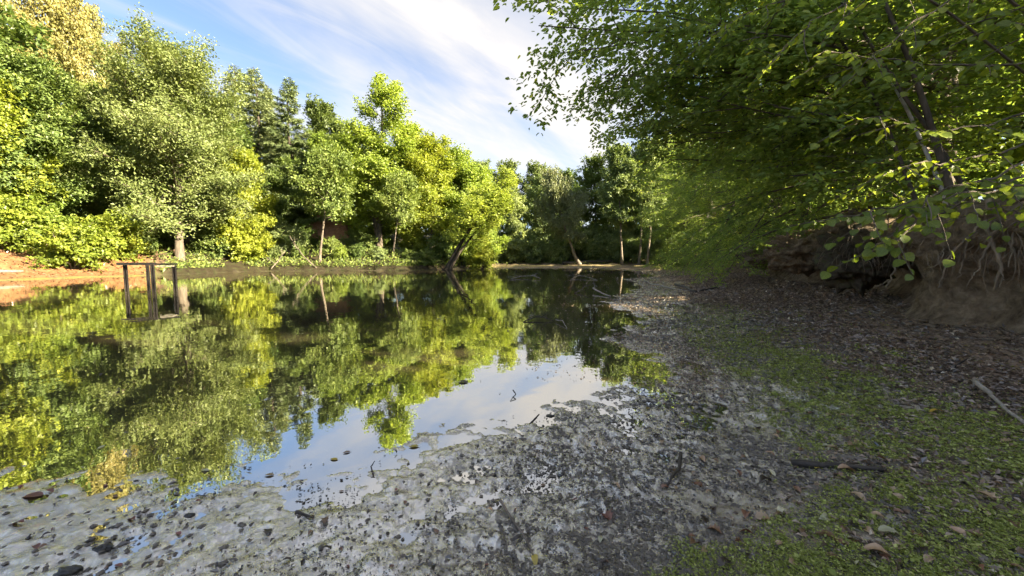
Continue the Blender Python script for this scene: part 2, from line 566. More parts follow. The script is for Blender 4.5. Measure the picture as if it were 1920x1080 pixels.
def ground_mat():
    m, N, L = new_mat('pond_ground')
    geo = N.new('ShaderNodeNewGeometry')
    P = geo.outputs['Position']

    def attr(n):
        a = N.new('ShaderNodeAttribute')
        a.attribute_name = n
        return a.outputs['Fac']

    def mth(op, a, b=None, c=None):
        n = N.new('ShaderNodeMath')
        n.operation = op
        for i, v in enumerate((a, b, c)):
            if v is None:
                continue
            if isinstance(v, (int, float)):
                n.inputs[i].default_value = v
            else:
                L.new(v, n.inputs[i])
        return n.outputs[0]
    nA = noise_node(N, L, 2.2, 6, 0.6, P)
    nB = noise_node(N, L, 26.0, 6, 0.68, P)
    nC = noise_node(N, L, 70.0, 4, 0.6, P)
    vor = N.new('ShaderNodeTexVoronoi')
    vor.inputs['Scale'].default_value = 26.0
    L.new(P, vor.inputs['Vector'])
    nE = noise_node(N, L, 24.0, 7, 0.70, P, 1.1)
    mud = ramp(N, L, nE.outputs['Fac'], [(0.39, (0.015, 0.012, 0.009)), (0.47, (0.07, 0.057, 0.042)), (0.57, (0.165, 0.137, 0.104)), (0.76, (0.28, 0.237, 0.187))])  # low noise coloured near black: shaded pits painted in so the mud reads as relief
    mud2 = ramp(N, L, nE.outputs['Fac'], [(0.36, (0.060, 0.043, 0.030)), (0.46, (0.25, 0.187, 0.130)), (0.68, (0.48, 0.375, 0.27))])
    nP = noise_node(N, L, 1.6, 5, 0.62, P, 0.8)
    smooth = ramp(N, L, nP.outputs['Fac'], [(0.40, (0, 0, 0)), (0.60, (1, 1, 1))])
    smooth = mth('MAXIMUM', smooth, attr('film'))
    silt = ramp(N, L, nB.outputs['Fac'], [(0.3, (0.085, 0.070, 0.053)), (0.7, (0.17, 0.144, 0.112))])
    mud = mixc(N, L, mth('MULTIPLY', smooth, 0.68), mud, silt)
    col = mixc(N, L, attr('dry'), mud, mud2)
    lit = ramp(N, L, vor.outputs['Color'], [(0.1, (0.11, 0.070, 0.045)), (0.5, (0.31, 0.205, 0.135)), (0.9, (0.52, 0.38, 0.265))])
    col = mixc(N, L, mth('MULTIPLY', attr('litter'), 0.85), col, lit)
    grn = ramp(N, L, nE.outputs['Fac'], [(0.35, (0.055, 0.055, 0.018)), (0.5, (0.155, 0.185, 0.04)), (0.7, (0.26, 0.29, 0.085))])
    gm = mth('MULTIPLY', attr('green'), ramp(N, L, nA.outputs['Fac'], [(0.40, (0, 0, 0)), (0.56, (1, 1, 1))]))
    col = mixc(N, L, mth('MULTIPLY', gm, 0.8), col, grn)
    snd = ramp(N, L, nA.outputs['Fac'], [(0.30, (0.11, 0.056, 0.022)), (0.55, (0.20, 0.105, 0.045)), (0.75, (0.27, 0.155, 0.075))])
    col = mixc(N, L, attr('sand'), col, snd)
    alg = ramp(N, L, nA.outputs['Fac'], [(0.30, (0.14, 0.15, 0.03)), (0.7, (0.30, 0.28, 0.05))])
    col = mixc(N, L, attr('algae'), col, alg)
    frs = ramp(N, L, nA.outputs['Fac'], [(0.30, (0.014, 0.010, 0.006)), (0.5, (0.034, 0.024, 0.013)), (0.62, (0.030, 0.033, 0.011)), (0.8, (0.05, 0.046, 0.018))])  # floor tones darkened to paint in tree shade along the middle shore
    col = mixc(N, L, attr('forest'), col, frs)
    d = N.new('ShaderNodeBsdfPrincipled')
    L.new(col, d.inputs['Base Color'])
    d.inputs['Roughness'].default_value = 0.8
    d.inputs['Specular IOR Level'].default_value = 0.2
    nD = noise_node(N, L, 33.0, 7, 0.72, P, 0.8)
    hgt = mth('ADD', mth('ADD', mth('MULTIPLY', nE.outputs['Fac'], 0.9), mth('MULTIPLY', nC.outputs['Fac'], 0.12)), mth('MULTIPLY', nD.outputs['Fac'], 0.15))
    b = N.new('ShaderNodeBump')
    b.inputs['Strength'].default_value = 1.0
    b.inputs['Distance'].default_value = 0.030
    L.new(hgt, b.inputs['Height'])
    L.new(b.outputs[0], d.inputs['Normal'])
    g = N.new('ShaderNodeBsdfGlossy')
    g.inputs['Color'].default_value = (1.0, 0.94, 0.84, 1)
    gr = N.new('ShaderNodeMapRange')
    gr.inputs['To Min'].default_value = 0.14
    gr.inputs['To Max'].default_value = 0.34
    L.new(nA.outputs['Fac'], gr.inputs['Value'])
    shine = mth('MULTIPLY', attr('film'), ramp(N, L, nP.outputs['Fac'], [(0.35, (0.45, 0.45, 0.45)), (0.6, (1, 1, 1))]))
    L.new(mth('MULTIPLY', gr.outputs[0], mth('SUBTRACT', 1.0, mth('MULTIPLY', shine, 0.55))), g.inputs['Roughness'])
    b2 = N.new('ShaderNodeBump')
    b2.inputs['Strength'].default_value = 0.8
    b2.inputs['Distance'].default_value = 0.022
    L.new(mth('SUBTRACT', 0.8, mth('MULTIPLY', shine, 0.62)), b2.inputs['Strength'])
    L.new(hgt, b2.inputs['Height'])
    L.new(b2.outputs[0], g.inputs['Normal'])
    wf = mth('MULTIPLY', attr('wet'), mth('MAXIMUM', ramp(N, L, nE.outputs['Fac'], [(0.42, (0.12, 0.12, 0.12)), (0.54, (1, 1, 1))]), mth('MULTIPLY', smooth, 0.75)))
    wf = mth('MULTIPLY', wf, 0.78)
    mx = N.new('ShaderNodeMixShader')
    L.new(wf, mx.inputs[0])
    L.new(d.outputs[0], mx.inputs[1])
    L.new(g.outputs[0], mx.inputs[2])
    o = N.new('ShaderNodeOutputMaterial')
    L.new(mx.outputs[0], o.inputs['Surface'])
    return m


M['ground'] = ground_mat()

# ------------------------------------------------------------------ terrain
_shore_px = [(0, 893), (130, 903), (250, 900), (380, 905), (480, 916), (560, 914), (650, 908), (700, 893), (740, 870), (790, 845),
             (840, 828), (900, 815), (960, 808), (1000, 795), (1060, 785), (1120, 778), (1150, 760), (1190, 735), (1240, 715), (1262, 690),
             (1235, 665), (1180, 652), (1138, 640), (1150, 630), (1200, 612), (1230, 598), (1190, 585), (1145, 572), (1150, 562), (1190, 548),
             (1205, 540), (1190, 528), (1172, 523), (1235, 518), (1200, 512), (1180, 508), (1120, 503.7), (1050, 503.3), (960, 504), (880, 505),
             (840, 505), (760, 507.5), (620, 508.2), (500, 508.8), (420, 511), (340, 515), (230, 519), (160, 521), (0, 527)]
SHORE = np.array([on_plane(x, y)[:2] for x, y in _shore_px] + [(-35, 18), (-38, 10), (-30, 2.5), (-12, 1.3), (-5, 1.75)])
BANK = np.array([(4.6, -14), (5.2, -6), (5.5, 0), (5.9, 3), (6.25, 5.4), (7.4, 7.4), (8.8, 9.5), (10.2, 14.3), (13.4, 22.7), (16.6, 33), (19.8, 43), (23, 55), (27, 70), (36, 100)], float)


def seg_dist(x, y, A, B):
    out = np.full(x.shape, 1e9)
    side = np.zeros(x.shape)
    for a, b in zip(A, B):
        e = b - a
        wx, wy = x - a[0], y - a[1]
        t = np.clip((wx * e[0] + wy * e[1]) / (e @ e), 0, 1)
        dx, dy = wx - t * e[0], wy - t * e[1]
        d = dx * dx + dy * dy
        near = d < out
        out = np.where(near, d, out)
        side = np.where(near, e[1] * wx - e[0] * wy, side)
    return np.sqrt(out), side


def pond_sdf(x, y):
    d, _ = seg_dist(x, y, SHORE, np.roll(SHORE, -1, 0))
    inside = np.zeros(x.shape, bool)
    n = len(SHORE)
    for i in range(n):
        x1, y1 = SHORE[i]
        x2, y2 = SHORE[(i + 1) % n]
        c = ((y1 > y) != (y2 > y)) & (x < (x2 - x1) * (y - y1) / (y2 - y1 + 1e-12) + x1)
        inside ^= c
    return np.where(inside, -d, d)


def bank_sdf(x, y):
    d, s = seg_dist(x, y, BANK[:-1], BANK[1:])
    return np.where(s > 0, d, -d)


def terrain(x, y, full=False):
    x = np.asarray(x, float)
    y = np.asarray(y, float)
    d = pond_sdf(x, y)
    b = bank_sdf(x, y)
    th = np.degrees(np.arctan2(x, np.maximum(y, 1e-6)))
    r = np.hypot(x, y)
    th = np.where(y <= 0, np.sign(x) * 90, th)
    dp = np.maximum(d, 0)
    w_left = sstep(-6.5, -9.5, th) * sstep(9, 15, r)
    w_far = (1 - w_left) * sstep(38, 46, y)
    flat = 0.030 * np.minimum(dp, 2.2) + 0.34 * (1 - np.exp(-np.maximum(dp - 1.2, 0) / 4.0))
    zl = 0.05 * np.minimum(dp, 1.5) + 1.75 * sstep(1.2, 7.0, dp) + 0.11 * np.maximum(dp - 7, 0)
    zl = np.minimum(zl, 9) + 0.38 * sstep(0.85, 1.05, dp + 0.25 * fbm(x * 0.7, y * 0.7, seed=51, octv=2)) * sstep(-44, -41, th)
    zf = 0.020 * np.minimum(dp, 16) + 1.0 * sstep(14, 24, dp) + 0.05 * np.maximum(dp - 24, 0)
    zf = np.minimum(zf, 6)
    base = np.where(d < 0, np.maximum(0.05 * d, -0.8), flat)
    zz = base * (1 - w_left - w_far) + np.where(d < 0, base, zl) * w_left + np.where(d < 0, base, zf) * w_far
    bank_h = (1.75 + 0.25 * fbm(x * 0.3, y * 0.3, seed=5)) * sstep(0.45, 1.15, b) + 0.16 * np.clip(b - 1.2, 0, 30)
    zz = np.where(b > 0.4, np.maximum(zz, 0.35) + bank_h * (1 - 0.65 * w_far), zz)
    # slope of soil washed out at the foot of the bank
    zz = zz + 0.16 * sstep(-1.6, 0.2, b) * (1 - w_left) * (1 - w_far) * (b < 0.45)
    film = sstep(0.6, -0.9, x) * sstep(4.5, 2.0, y) * sstep(-3, 0, y + 3)
    near = sstep(40, 12, r)
    amp = (1 - 0.66 * film) * (0.3 + 0.7 * near)
    calm = sstep(-1.2, -0.1, d)
    z = zz + calm * amp * (0.026 * fbm(x * 1.1, y * 1.1, seed=1, octv=3) * sstep(-0.3, 0.8, d) + 0.026 * fbm(x * 4.5, y * 4.5, seed=2, octv=3) * (0.35 + 0.65 * sstep(-0.5, 0.4, fbm(x * 0.9 + 3, y * 0.9, seed=12, octv=3)))
                           + 0.022 * (0.25 + 0.75 * sstep(-0.5, 0.4, fbm(x * 0.9 + 3, y * 0.9, seed=12, octv=3))) * fbm(x * 13, y * 13, seed=3, octv=4, gain=0.6))
    z = z + (w_left + w_far + (b > 0.8)) * 0.18 * fbm(x * 0.5, y * 0.5, seed=8, octv=3) * sstep(2.5, 7, dp)
    z = np.where((d > 0.8) & (z < 0.006) & (b < 0.4), 0.006 + 0.15 * (z - 0.006) * (z > -0.02), z)
    z = np.where(d > 0.8, np.maximum(z, 0.003), z)
    if full:
        return z, d, b, w_left, w_far, r, film
    return z


def hz(x, y):
    return float(terrain(np.array([x]), np.array([y]))[0])


_T = np.exp(np.linspace(math.log(1.0), math.log(160.0), 420))


def ground_at(px, py):
    """where the line of sight through a picture point first meets the ground or the water"""
    r = ray(px, py)
    P = np.array([0, 0, CAM_H]) + r * _T[:, None]
    gap = P[:, 2] - np.maximum(terrain(P[:, 0], P[:, 1]), 0.0)
    k = int(np.argmax(gap < 0))
    if gap[k] >= 0:
        k = int(np.argmin(gap))
        return np.array([P[k, 0], P[k, 1], P[k, 2] - gap[k]])
    w = gap[k - 1] / (gap[k - 1] - gap[k])
    p = P[k - 1] * (1 - w) + P[k] * w
    return p


GREEN_EDGE = np.array([(0.45, 0.3), (0.72, 1.35), (1.28, 1.93), (1.75, 2.6), (2.1, 3.6), (2.4, 4.75), (2.9, 7.0), (4.2, 11.0)])


def green_mask(x, y):
    """moss: a ragged belt to the right of the grey mud"""
    d, sd_ = seg_dist(x, y, GREEN_EDGE[:-1], GREEN_EDGE[1:])
    d = np.where(sd_ > 0, d, -d)
    n = fbm(x * 1.3, y * 1.3, seed=31, octv=5, gain=0.68)
    wide = 1.5 + 0.9 * sstep(3.5, 1.5, y)
    return sstep(-0.10, 0.35, d + 0.22 * n) * sstep(wide + 0.5, wide - 0.3, d + 0.5 * n) * sstep(0.34, 0.62, 0.68 + 0.36 * fbm(x * 1.9 + 7, y * 1.9, seed=32, octv=5, gain=0.7)) * (1 - 0.65 * sstep(3.8, 7.0, y)) * (y < 14)


def build_ground():
    fine = np.arange(-62, 62.01, 0.27)
    coarse = np.arange(62, 298, 6.0)[1:]
    ang = np.radians(np.concatenate([fine, coarse]))
    rr = [0.55]
    while rr[-1] < 1800:
        k = 1.0068 if rr[-1] < 4.5 else 1.011 if rr[-1] < 12 else 1.022 if rr[-1] < 60 else 1.08
        rr.append(rr[-1] * k)
    rr = np.array(rr)
    na, nr = len(ang), len(rr)
    X = np.outer(rr, np.sin(ang))
    Y = np.outer(rr, np.cos(ang))
    z, d, b, wl_, wf_, r, film = terrain(X.ravel(), Y.ravel(), True)
    V = np.stack([X.ravel(), Y.ravel(), z], -1)
    V = np.concatenate([V, [[0, 0, hz(0, 0.3)]]])
    i, j = np.meshgrid(np.arange(nr - 1), np.arange(na), indexing='ij')
    k = (j + 1) % na
    q = np.stack([i * na + j, (i + 1) * na + j, (i + 1) * na + k, i * na + k], -1).reshape(-1, 4)
    jj = np.arange(na)
    t = np.stack([np.full(na, nr * na), jj, (jj + 1) % na], -1)
    mb = MB()
    mb.add(V, q[:, ::-1], t[:, ::-1])
    o = mb.build('ground', M['ground'], smooth=True)
    x, y = X.ravel(), Y.ravel()
    n = fbm(x * 0.9, y * 0.9, seed=21, octv=3)
    wet = sstep(2.8, 0.7, d + 0.5 * n) * (1 - 0.8 * wl_) * (1 - 0.2 * wf_) + 0.35 * wf_ * sstep(14, 3, d)
    wet = np.maximum(wet, 0.30 * sstep(3.5, 1.5, d) * (1 - wl_))
    dry = sstep(1.0, 3.2, d + 0.6 * n)
    green = green_mask(x, y)
    litter = sstep(1.0, 2.6, d + 0.7 * n) * sstep(4.2, 6.2, np.hypot(x, y)) * sstep(0.6, -0.7, b) * (1 - wl_) * 0.9
    tha = np.degrees(np.arctan2(x, np.maximum(y, 1e-6)))
    sandm = wl_ * sstep(0.4, 1.6, d + 0.4 * n) * sstep(-41, -44, tha) * sstep(9.5, 6, d)
    foot = sstep(-1.2, -0.2, b) * sstep(12, 8, y) * (b < 0.6)
    algae = wl_ * sstep(0.9, 0.2, np.abs(d - 0.5)) * (0.15 + 0.65 * sstep(-41, -44, np.degrees(np.arctan2(x, np.maximum(y, 1e-6))))) + 0.45 * wf_ * sstep(4, 8, d + 3 * n) * sstep(16, 11, d)
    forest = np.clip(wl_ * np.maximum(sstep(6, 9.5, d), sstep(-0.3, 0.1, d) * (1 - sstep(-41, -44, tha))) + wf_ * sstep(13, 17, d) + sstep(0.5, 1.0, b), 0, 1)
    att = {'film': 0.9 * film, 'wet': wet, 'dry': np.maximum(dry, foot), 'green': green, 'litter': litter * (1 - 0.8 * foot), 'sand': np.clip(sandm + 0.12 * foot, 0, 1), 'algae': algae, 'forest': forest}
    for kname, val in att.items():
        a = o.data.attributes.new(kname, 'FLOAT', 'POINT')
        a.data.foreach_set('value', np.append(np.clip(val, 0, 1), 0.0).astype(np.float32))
    tag(o, kind='structure')
    return o


build_ground()
mb = MB()
mb.add([(-70, -1.5, 0), (30, -1.5, 0), (30, 80, 0), (-70, 80, 0)], [[0, 1, 2, 3]])
tag(mb.build('water', M['water']), kind='structure')


# ------------------------------------------------------------------ the undercut earth bank on the right
def build_bank():
    seg = np.linalg.norm(np.diff(BANK, axis=0), axis=1)
    cum = np.concatenate([[0], np.cumsum(seg)])
    s = [2.0]
    while s[-1] < cum[-1] - 1:
        sx = np.interp(s[-1], cum, BANK[:, 0])
        sy = np.interp(s[-1], cum, BANK[:, 1])
        s.append(s[-1] + max(0.05, 0.010 * math.hypot(sx, sy)))
    s = np.array(s)
    cx, cyy = np.interp(s, cum, BANK[:, 0]), np.interp(s, cum, BANK[:, 1])
    k = np.ones(9) / 9
    cxs = np.convolve(np.pad(cx, 4, 'edge'), k, 'valid')
    cys = np.convolve(np.pad(cyy, 4, 'edge'), k, 'valid')
    tx, ty = np.gradient(cxs), np.gradient(cys)
    nn = np.hypot(tx, ty)
    nx, ny = ty / nn, -tx / nn              # points into the land
    prof = np.array([(-0.25, -0.25), (0.10, 0.02), (0.34, 0.18), (0.46, 0.42), (0.48, 0.70), (0.38, 0.95), (0.20, 1.15), (0.02, 1.30), (-0.12, 1.42),
                     (-0.20, 1.56), (-0.14, 1.70), (0.05, 1.80), (0.45, 1.88), (1.1, 1.97), (1.9, 2.0)])
    tt = np.linspace(0, len(prof) - 1, 60)
    po = np.interp(tt, np.arange(len(prof)), prof[:, 0])
    ph = np.interp(tt, np.arange(len(prof)), prof[:, 1])
    S, T = np.meshgrid(np.arange(len(s)), np.arange(len(tt)), indexing='ij')
    wob = fbm(s * 0.35, s * 0 + 3, seed=41, octv=3)
    hsc = (0.95 + 0.16 * fbm(s * 0.5, s * 0 + 9, seed=42, octv=3)) * np.interp(s, [0, cum[8], cum[9], cum[10], cum[-1]], [1, 1, 0.85, 0.6, 0.4])
    off = po[T] * (1 + 0.35 * wob[S]) + 0.25 * wob[S]
    base = terrain(cxs - nx * 0.4, cys - ny * 0.4)
    X = cxs[S] + nx[S] * off
    Y = cys[S] + ny[S] * off
    Z = base[S] + ph[T] * hsc[S]
    face = np.sin(np.clip(T / len(tt), 0, 1) * np.pi)
    n1 = fbm(X * 1.6, Y * 1.6, Z * 1.6, seed=43, octv=3)
    n2 = fbm(X * 6, Y * 6, Z * 6, seed=44, octv=3)
    disp = face * (0.16 * n1 + 0.085 * n2 + 0.035 * fbm(X * 15, Y * 15, Z * 15, seed=46, octv=2))
    X, Y, Z = X - nx[S] * disp, Y - ny[S] * disp, Z + face * 0.06 * fbm(X * 4, Y * 4, Z * 4, seed=45, octv=2)
    n, m = len(s), len(tt)
    i, j = np.meshgrid(np.arange(n - 1), np.arange(m - 1), indexing='ij')
    q = np.stack([i * m + j, (i + 1) * m + j, (i + 1) * m + j + 1, i * m + j + 1], -1).reshape(-1, 4)
    mb = MB()
    mb.add(np.stack([X.ravel(), Y.ravel(), Z.ravel()], -1), q)
    return tag(mb.build('bank_terrain', M['earth'], smooth=True), kind='structure')


build_bank()


# ------------------------------------------------------------------ trees
def curve(p0, d0, L, bend, n, rng, jit=0.12):
    p = np.array(p0, float)
    d = unit(d0)
    out = [p.copy()]
    for _ in range(n):
        d = unit(d + np.asarray(bend) / n + rng.normal(0, jit, 3) / math.sqrt(n))
        p = p + d * (L / n)
        out.append(p.copy())
    return np.array(out)


def sample(path, t):
    f = np.clip(t, 0, 1) * (len(path) - 1)
    i = np.minimum(f.astype(int), len(path) - 2)
    w = (f - i)[:, None]
    return path[i] * (1 - w) + path[i + 1] * w


def make_tree(seed, stems, r0, crown_base, prof, n_limbs, elev, bend, n_sub, sub_len, n_leaf, leaf, wr=0.6, clump=0.5,
              mode='clump', az_bias=None, hexa=False, flare=1.5, lean_pow=1.25, extra=None, up=1.1, roots=0, dead=0, limb_r=0.36, fuzz=0.0):
    """stems: list of (dx, dy, H, start) ends of the stems relative to the base. Returns (trunk builder, crown builder)."""
    rng = np.random.default_rng(seed)
    tb, cb = MB(), MB()
    secs = []          # (path, weight)
    for si, (dx, dy, H, sx, sy) in enumerate(stems):
        n = 14
        t = np.linspace(0, 1, n)
        wob = np.cumsum(rng.normal(0, 0.010 * H, (n, 2)), 0) * (t * (1 - 0.6 * t))[:, None]
        path = np.stack([sx + dx * t ** lean_pow + wob[:, 0], sy + dy * t ** lean_pow + wob[:, 1], H * t], -1)
        path = np.concatenate([[path[0] - [0, 0, 0.4]], path])
        rr = r0 * (1 - np.concatenate([[0], t])) ** 0.75 * (1 if si == 0 else 0.75) + 0.018
        rr[0:2] *= flare
        rr[2] *= 1 + (flare - 1) * 0.25
        tb.tube(path, rr, 9)
        stem = path[1:]
        if roots and si == 0:
            for k in range(roots):
                a = k * 2 * np.pi / roots + rng.normal(0, 0.25)
                rp = curve([sx + math.cos(a) * r0 * 0.7, sy + math.sin(a) * r0 * 0.7, r0 * 1.1], [math.cos(a), math.sin(a), -0.55], r0 * rng.uniform(2.6, 4.6), (0, 0, 0.35), 5, rng, 0.2)
                tb.tube(rp, np.linspace(r0 * 0.36, r0 * 0.05, 6), 5)
        limbs = []
        nl = max(3, int(n_limbs / len(stems)))
        for i in range(nl):
            u = (i + rng.uniform(0.1, 0.9)) / nl
            th = crown_base + (0.985 - crown_base) * u
            p0 = sample(stem, np.array([th]))[0]
            az = i * 2.39996 + rng.normal(0, 0.35) + si
            L = prof(u) * rng.uniform(0.72, 1.18)
            if az_bias is not None:
                az = az_bias[0] + rng.normal(0, az_bias[1])
                L *= 0.62 + 0.38 * math.cos(az - az_bias[0])
            e = R(elev[0] + (elev[1] - elev[0]) * u + rng.normal(0, 8 if az_bias is None else 15))
            d = np.array([math.cos(az) * math.cos(e), math.sin(az) * math.cos(e), math.sin(e)])
            limbs.append((p0, d, L, th, None))
        for (th, end) in (extra or []) if si == 0 else []:
            p0 = sample(stem, np.array([th]))[0]
            v = np.asarray(end, float) - p0
            limbs.append((p0, unit(v + np.array([0, 0, 0.12 * np.linalg.norm(v)])), np.linalg.norm(v), th, (np.array([0, 0, -0.26]), np.asarray(end, float))))
        for (p0, d, L, th, bnd) in limbs:
            lp = curve(p0, d, L, bend if bnd is None else bnd[0], 7, rng, 0.16)
            if bnd is not None:
                lp = lp + (np.linspace(0, 1, 8) ** 1.3)[:, None] * (bnd[1] - lp[-1])
            lr = max(0.016, r0 * limb_r * (1 - th) ** 0.6 * min(1.0, L / (prof(0.3) + 1e-6) + 0.25))
            tb.tube(lp, np.linspace(lr, max(0.008, lr * 0.16), 8), 5, cap=False)
            secs.append((lp[3:], 0.7 * L * 0.5))
            ns = max(2, int(n_sub * (0.5 + 0.5 * L / (prof(0.3) + 1e-6))))
            for k in range(ns):
                f = 0.16 + 0.82 * (k + rng.random()) / ns
                q0 = sample(lp, np.array([f]))[0]
                ld = unit(lp[-1] - lp[0])
                side = unit(np.cross(ld, [0, 0, 1.0]) + 1e-6)
                sg = 1 if k % 2 else -1
                if mode == 'clump':
                    dd = ld * rng.uniform(0.3, 0.9) + side * sg * rng.uniform(0.4, 1.0) + np.array([0, 0, rng.normal(0.22, 0.35)])
                elif mode == 'hang':
                    dd = ld * 0.4 + side * sg * rng.uniform(0.2, 0.7) + np.array([0, 0, -0.25 + rng.normal(0, 0.3)])
                elif mode == 'needle':
                    dd = ld * 0.8 + side * sg * 0.8 + np.array([0, 0, -0.15])
                else:
                    dd = ld * rng.uniform(0.5, 0.9) + side * sg * rng.uniform(0.6, 1.0) + np.array([0, 0, rng.normal(0.05, 0.30)])
                SL = sub_len * L * (1.1 - 0.65 * f) * rng.uniform(0.7, 1.25)
                bd = (0, 0, 0.1) if mode == 'clump' else (0, 0, -0.9) if mode == 'hang' else (0, 0, -0.22)
                sp = curve(q0, dd, SL, bd, 4, rng, 0.2)
                tb.tube(sp, np.linspace(lr * 0.28, 0.005, 5), 3, cap=False)
                secs.append((sp, SL))
                if mode == 'spray':
                    sd_ = unit(sp[-1] - sp[0])
                    s2 = unit(np.cross(sd_, [0, 0, 1.0]))
                    nt = 4
                    for w in range(nt):
                        f2 = 0.2 + 0.75 * (w + rng.random()) / nt
                        z0 = sample(sp, np.array([f2]))[0]
                        tp = curve(z0, sd_ * 0.8 + s2 * (1 if w % 2 else -1) * 0.8 + [0, 0, rng.normal(0, 0.1)], SL * 0.5 * (1.15 - 0.5 * f2), (0, 0, -0.2), 3, rng, 0.15)
                        secs.append((tp, SL * 0.5))
    wsum = sum(w for _, w in secs)
    Cs, As, Ns = [], [], []
    for sp, w in secs:
        k = int(round(n_leaf * w / wsum + rng.random() - 0.5))
        if k <= 0:
            continue
        dirv = unit(sp[-1] - sp[0])
        if mode == 'spray':
            t = (np.arange(k) + rng.random(k)) / k
            c = sample(sp, 0.05 + 0.95 * t)
            s2 = unit(np.cross(dirv, [0, 0, 1.0]) + 1e-6)
            sg = np.where(np.arange(k) % 2 == 0, 1.0, -1.0)[:, None]
            a = dirv * 0.75 + s2 * sg * 0.9 + rng.normal(0, 0.22, (k, 3)) + np.array([0, 0, -0.18])
            c = c + rng.normal(0, clump, (k, 3))
            nv = np.array([0, 0, 1.0]) + rng.normal(0, 0.55, (k, 3))
        elif mode == 'needle':
            t = rng.random(k)
            c = sample(sp, t) + rng.normal(0, clump, (k, 3))
            a = dirv * 0.8 + rng.normal(0, 0.4, (k, 3)) + np.array([0, 0, -0.35])
            nv = np.array([0, 0, 0.8]) + rng.normal(0, 0.6, (k, 3))
        elif mode == 'hang':
            t = 1 - rng.random(k) ** 1.3
            c = sample(sp, t) + rng.normal(0, clump, (k, 3)) * np.array([0.6, 0.6, 1.0]) + np.array([0, 0, -clump * 0.4])
            a = np.array([0, 0, -1.0]) + rng.normal(0, 0.55, (k, 3))
            nv = rng.normal(0, 1, (k, 3))
        else:
            t = 1 - rng.random(k) ** 1.25
            c = sample(sp, t)
            # leaves gather in tufts along the twig
            nt = max(1, k // 14)
            tuft = rng.normal(0, clump, (nt, 3))
            c = c + tuft[rng.integers(0, nt, k)] + rng.normal(0, clump * 0.42 + fuzz, (k, 3))
            a = dirv * 0.5 + rng.normal(0, 0.7, (k, 3)) + np.array([0, 0, -0.25])
            axis_pt = sample(stem, np.array([0.55]))[0]
            outw = unit(c - np.array([axis_pt[0], axis_pt[1], 0]) - np.array([0, 0, 1.0]) * (0.75 * c[:, 2:3]))
            nv = np.array([0, 0, up * 0.8]) + outw * 0.95 + rng.normal(0, 0.50, (k, 3))
        Cs.append(c)
        As.append(a)
        Ns.append(nv)
    C, A, Nv = np.concatenate(Cs), np.concatenate(As), np.concatenate(Ns)
    size = leaf * rng.uniform(0.65, 1.3, len(C))
    tint = np.clip(0.45 + 0.24 * fbm(C[:, 0] * 0.45, C[:, 1] * 0.45, C[:, 2] * 0.45, seed=seed, octv=2) + rng.normal(0, 0.16, len(C)), 0, 1)
    if mode == 'spray':
        tint = np.where(rng.random(len(C)) < 0.02, 1.0, np.minimum(tint, 0.93))
    cb.leaves(C, A, Nv, size, wr, tint, hexa)
    if dead:
        for k in range(dead):
            pass
    return tb, cb


class Proto:
    def __init__(self, name, tb, cb, bark, leafm):
        self.trunk = tb.mesh('trunk', M[bark], True)
        self.crown = cb.mesh('crown', M[leafm])
        self.bark, self.leafm = bark, leafm

    def put(self, name, label, loc, rz=0.0, sc=1.0, group=None, bark=None, leafm=None, cat='tree', crown_name='crown', trunk_name='trunk'):
        e = tag(empty(name, loc, rz, sc), label, cat, group)
        for nm, me, mt in ((trunk_name, self.trunk, bark or self.bark), (crown_name, self.crown, leafm or self.leafm)):
            o = bpy.data.objects.new(nm, me)
            COL.objects.link(o)
            o.parent = e
            o.material_slots[0].link = 'OBJECT'
            o.material_slots[0].material = M[mt]
        return e


def base_at(px, Y):
    """a point on the ground at depth Y under picture column px"""
    x = at_depth(px, 500, Y)[0]
    return (x, Y, hz(x, Y) - 0.05)


def ell(rmax, peak=0.35, top=0.15, low=0.55):
    def f(u):
        if u < peak:
            return rmax * (low + (1 - low) * (u / peak) ** 0.7)
        k = (u - peak) / (1 - peak)
        return rmax * (top + (1 - top) * math.sqrt(max(0, 1 - k ** 1.8)))
    return f


# --- kinds of tree (each built once, then copied)
oak = Proto('oak', *make_tree(101, [(0.4, 0, 20.0, 0, 0)], 0.36, 0.22, ell(7.6, 0.24, 0.20, 0.75), 84, (8, 64), (0, 0, 0.12), 8, 0.42, 110000, 0.22, 0.6, 0.38, roots=9, up=1.0), 'bark', 'oak_leaf')
maple = Proto('maple', *make_tree(2, [(0.3, 0, 25, 0, 0), (-1.8, 0.6, 17, -0.1, 0.1)], 0.36, 0.14, ell(5.6, 0.30, 0.22, 0.7), 46, (8, 60), (0, 0, 0.2), 9, 0.42, 58000, 0.30, 0.75, 0.40), 'bark', 'maple_leaf')
roundtree = Proto('round', *make_tree(3, [(0.6, 0, 17, 0, 0)], 0.27, 0.10, ell(5.0, 0.35, 0.25, 0.7), 38, (6, 58), (0, 0, 0.15), 8, 0.44, 42000, 0.30, 0.7, 0.40), 'bark', 'maple_leaf')
tallbeech = Proto('tallbeech', *make_tree(4, [(-0.5, 0, 20, 0, 0)], 0.30, 0.04, ell(5.6, 0.25, 0.25, 0.85), 46, (-4, 50), (0, 0, -0.12), 9, 0.46, 46000, 0.31, 0.7, 0.34, up=1.9), 'bark', 'beech_leaf')
birch = Proto('birch', *make_tree(5, [(0.7, 0.2, 27, 0, 0)], 0.24, 0.20, ell(4.6, 0.30, 0.22, 0.7), 48, (22, 66), (0, 0, -0.45), 9, 0.45, 36000, 0.26, 0.6, 0.36, mode='hang'), 'bark_birch', 'birch_leaf')
spruce = Proto('spruce', *make_tree(6, [(0.1, 0, 25, 0, 0)], 0.26, 0.10, lambda u: 3.7 * (1 - u) ** 0.78 + 0.25, 130, (-14, 26), (0, 0, 0.16), 8, 0.36, 42000, 0.40, 0.22, 0.10, mode='needle', limb_r=0.16), 'bark_dark', 'spruce_needle')
